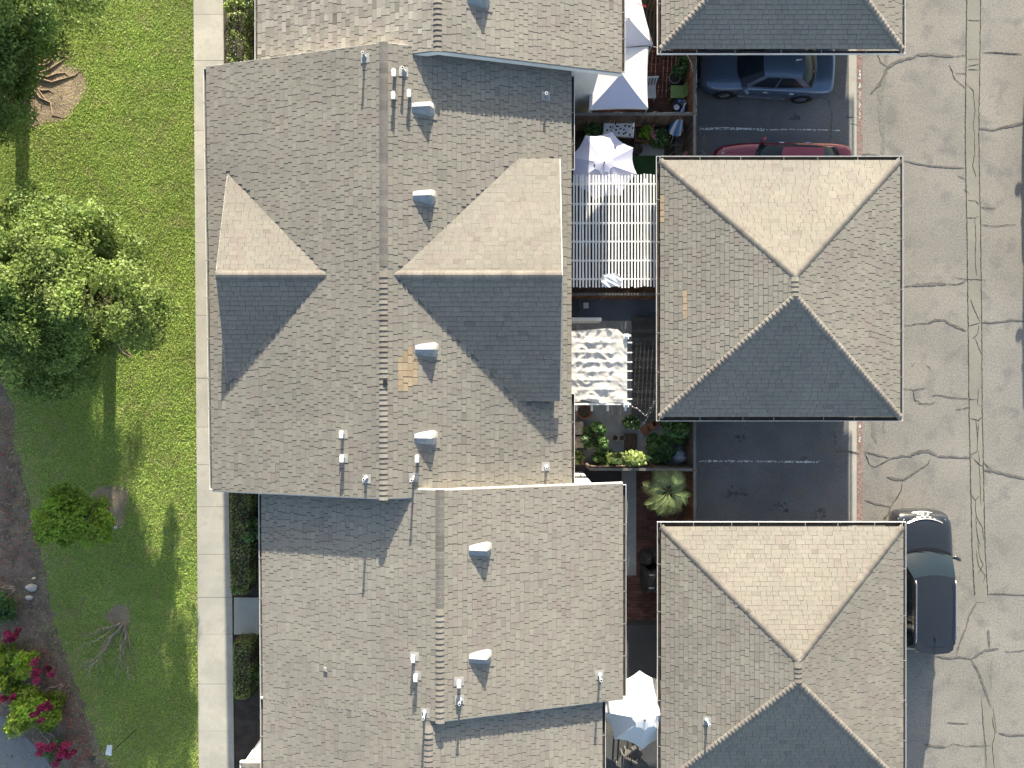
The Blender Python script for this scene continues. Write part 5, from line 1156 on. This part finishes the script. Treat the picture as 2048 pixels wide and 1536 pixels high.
    def decal(nm, pts, m_, up=.006, parent=None):
        b = MB(); b.slab([(x, y, surf(x, y) + up) for x, y in pts], (0, 0, -.012)); return obj(nm, b, m_, parent or t, True)
    if extra: extra(t, decal, surf, st)
    # bonnet shut line and wipers
    n = 10; xb_ = c['x1'] + .02
    b = MB(); b.grid([[(xb_ + .03 - c['bow'] * (2 * i / n - 1) ** 2, c['hb'] * .95 * (2 * i / n - 1), surf(xb_, c['hb'] * .95 * (2 * i / n - 1)) + .012) for i in range(n + 1)], [(xb_ - .07 - c['bow'] * (2 * i / n - 1) ** 2, c['hb'] * .95 * (2 * i / n - 1), surf(xb_, c['hb'] * .95 * (2 * i / n - 1)) + .018) for i in range(n + 1)]]); obj('cowl', b, 'trim_black', t, True)
    for y0, y1 in ((.45, -.05), (-.10, -.62)):
        b = MB(); b.bar((c['x1'] - .05, y0, zb_ + .06), (c['x1'] - .14, y1, zb_ + .10), .02, .02); obj('wiper', b, 'trim_black', t, True)
    b = MB(); xr_ = c['x3'] + .22; b.slab([(xr_ + .10, -.02, zt + .03), (xr_ + .10, .02, zt + .03), (xr_ - .06, .012, zt + .09), (xr_ - .06, -.012, zt + .09)], (0, 0, -.03)); obj('antenna', b, 'plastic_white' if not suv else 'trim_black', t, True)
    return t
SED = [(2.31, .42, .52, .48, .30), (2.27, .60, .62, .56, .22), (2.15, .76, .69, .62, .18), (1.9, .86, .77, .70, .17), (1.4, .90, .86, .80, .17), (.9, .905, .93, .87, .17), (0, .905, .95, .90, .17), (-1.0, .905, .97, .92, .17), (-1.6, .90, .99, .93, .18), (-2.0, .86, 1.0, .92, .22), (-2.2, .78, .98, .88, .28), (-2.28, .66, .86, .78, .34), (-2.31, .5, .7, .62, .4)]
CABS = dict(x1=1.06, x2=.36, x3=-1.06, x4=-1.62, hb=.80, hr=.57, bow=.16, zb=.93, zt=1.40, win=[(.10, .46, .06, .0), (.49, .90, .0, -.12)], handles=[.05, -.85], seams=[.95, -.02, -1.0], rz=.07, rbow=.16)
def ex_sedan(pt, head='lamp_clear'):
    def f(t, decal, surf, st):
        for s_ in (1, -1):
            decal('headlight', [(2.10, s_ * .50), (2.02, s_ * .74), (1.76, s_ * .84), (1.86, s_ * .66)], head); decal('tail_light', [(-2.24, s_ * .56), (-2.08, s_ * .80), (-1.86, s_ * .86), (-2.04, s_ * .70)], 'lamp_red', .012)
            b = MB(); b.tube([(.9 + 1.1 * i / 6, s_ * (.60 - .05 * math.sin(i / 2)), surf(.9 + 1.1 * i / 6, .6) + .001) for i in range(7)], .007, 4); obj('bonnet_crease', b, pt, t, True)
        b = MB(); b.box((2.26, -.42, .42), (2.325, .42, .54)); obj('grille', b, 'trim_black', t, True)
        decal('boot_seam', [(-1.72, -.7), (-1.735, -.7), (-1.735, .7), (-1.72, .7)], 'trim_black', .006)
    return f
p = G(1537, 140, .7)
car('car', 'blue saloon parked nose to the fence, half under the top car port', (8.86, 10.98, 0.012), math.pi - math.radians(3.2), 'paint_blue', SED, CABS, .325, dict(b=1.34, hw=.905, hz=.80, off=-.02), extra=ex_sedan('paint_blue'))
car('car', 'dark red car mostly hidden by the roof of the middle car port', (9.36, 7.42, 0.012), math.pi - math.radians(.8), 'paint_red', [(x * 1.03, w_ * 1.01, z * 1.03, s2 * 1.03, z2) for x, w_, z, s2, z2 in SED], dict(CABS, x1=1.02, x2=.30, x3=-1.2, x4=-1.92, zt=1.47, zb=.95, rz=.10), .33, dict(b=1.36, hw=.914, hz=.82), extra=ex_sedan('paint_red'))
SUVS = [(2.45, .55, .66, .60, .34), (2.41, .74, .80, .74, .28), (2.28, .88, .96, .90, .24), (2.0, .95, 1.05, .99, .22), (1.5, .97, 1.10, 1.03, .22), (.9, .975, 1.12, 1.06, .22), (0, .975, 1.12, 1.07, .22), (-1.2, .975, 1.13, 1.08, .22), (-2.0, .965, 1.12, 1.06, .24), (-2.28, .93, 1.04, .98, .30), (-2.40, .84, .86, .80, .36), (-2.45, .7, .74, .68, .42)]
CABV = dict(x1=1.18, x2=.42, x3=-1.98, x4=-2.26, hb=.90, hr=.70, bow=.20, zb=1.06, zt=1.63, dz=.02, win=[(.09, .36, .05, -.0), (.39, .64, .0, .0), (.67, .93, .0, -.06)], handles=[.0, -.95], seams=[.95, -.08, -1.1], rbw=.90, rz=.02, rbow=.10)
def ex_suv(t, decal, surf, st):
    b = MB(); n = 8
    b.grid([[(2.435 - .16 * (2 * i / n - 1) ** 2, .64 * (2 * i / n - 1), .84) for i in range(n + 1)], [(2.20 - .16 * (2 * i / n - 1) ** 2, .60 * (2 * i / n - 1), 1.045) for i in range(n + 1)]]); g = obj('grille', b, 'chrome', t, True)
    for r_ in range(3):
        for i in range(6):
            y = -.45 + i * .18 + (.05 if r_ % 2 else 0); x = 2.385 - .062 * r_ - .16 * (y / .64) ** 2; z = .888 + .054 * r_
            b = MB(); b.slab([(x + .018, y - .06, z - .008), (x + .018, y + .06, z - .008), (x - .010, y + .06, z + .022), (x - .010, y - .06, z + .022)], (.004, 0, .008)); obj('slot', b, 'trim_black', g, True)
    for s_ in (1, -1):
        decal('headlight', [(2.34, s_ * .64), (2.20, s_ * .88), (1.98, s_ * .92), (2.16, s_ * .70)], 'lamp_clear'); decal('tail_light', [(-2.40, s_ * .70), (-2.2, s_ * .90), (-2.05, s_ * .93), (-2.2, s_ * .78)], 'lamp_red', .02)
        b = MB(); b.tube([(.25, s_ * .66, 1.655), (.1, s_ * .66, 1.70), (-1.7, s_ * .66, 1.69), (-1.85, s_ * .66, 1.645)], .018, 8); obj('roof_rail', b, 'chrome', t, True)
    b = MB(); b.slab([(-1.80, -.66, 1.604), (-1.80, .66, 1.604), (-2.10, .62, 1.594), (-2.20, .46, 1.60), (-2.25, 0, 1.605), (-2.20, -.46, 1.60), (-2.10, -.62, 1.594)], (0, 0, -.04)); obj('spoiler', b, 'paint_black', t, True)
    b = MB(); b.box((-2.475, -.16, .62), (-2.455, .16, .72)); obj('number_plate', b, 'plastic_white', t, True)
car('suv', 'black off-roader with chrome grille beside the lower car port', (14.16, -6.82, 0.012), math.pi / 2, 'paint_black', SUVS, CABV, .38, dict(b=1.42, hw=.975, hz=.95), True, extra=ex_suv)
car('suv', 'silver off-roader at the right edge, its front end beyond the frame', (19.35, 10.4, 0.012), math.pi / 2, 'paint_silver', SUVS, CABV, .38, dict(b=1.42, hw=.975, hz=.95), True, extra=ex_suv)
car('suv', 'grey off-roader at the right edge, lower of the two there', (19.38, 5.2, 0.012), math.pi / 2, 'paint_silver', SUVS, CABV, .38, dict(b=1.42, hw=.975, hz=.95), True, extra=ex_suv)
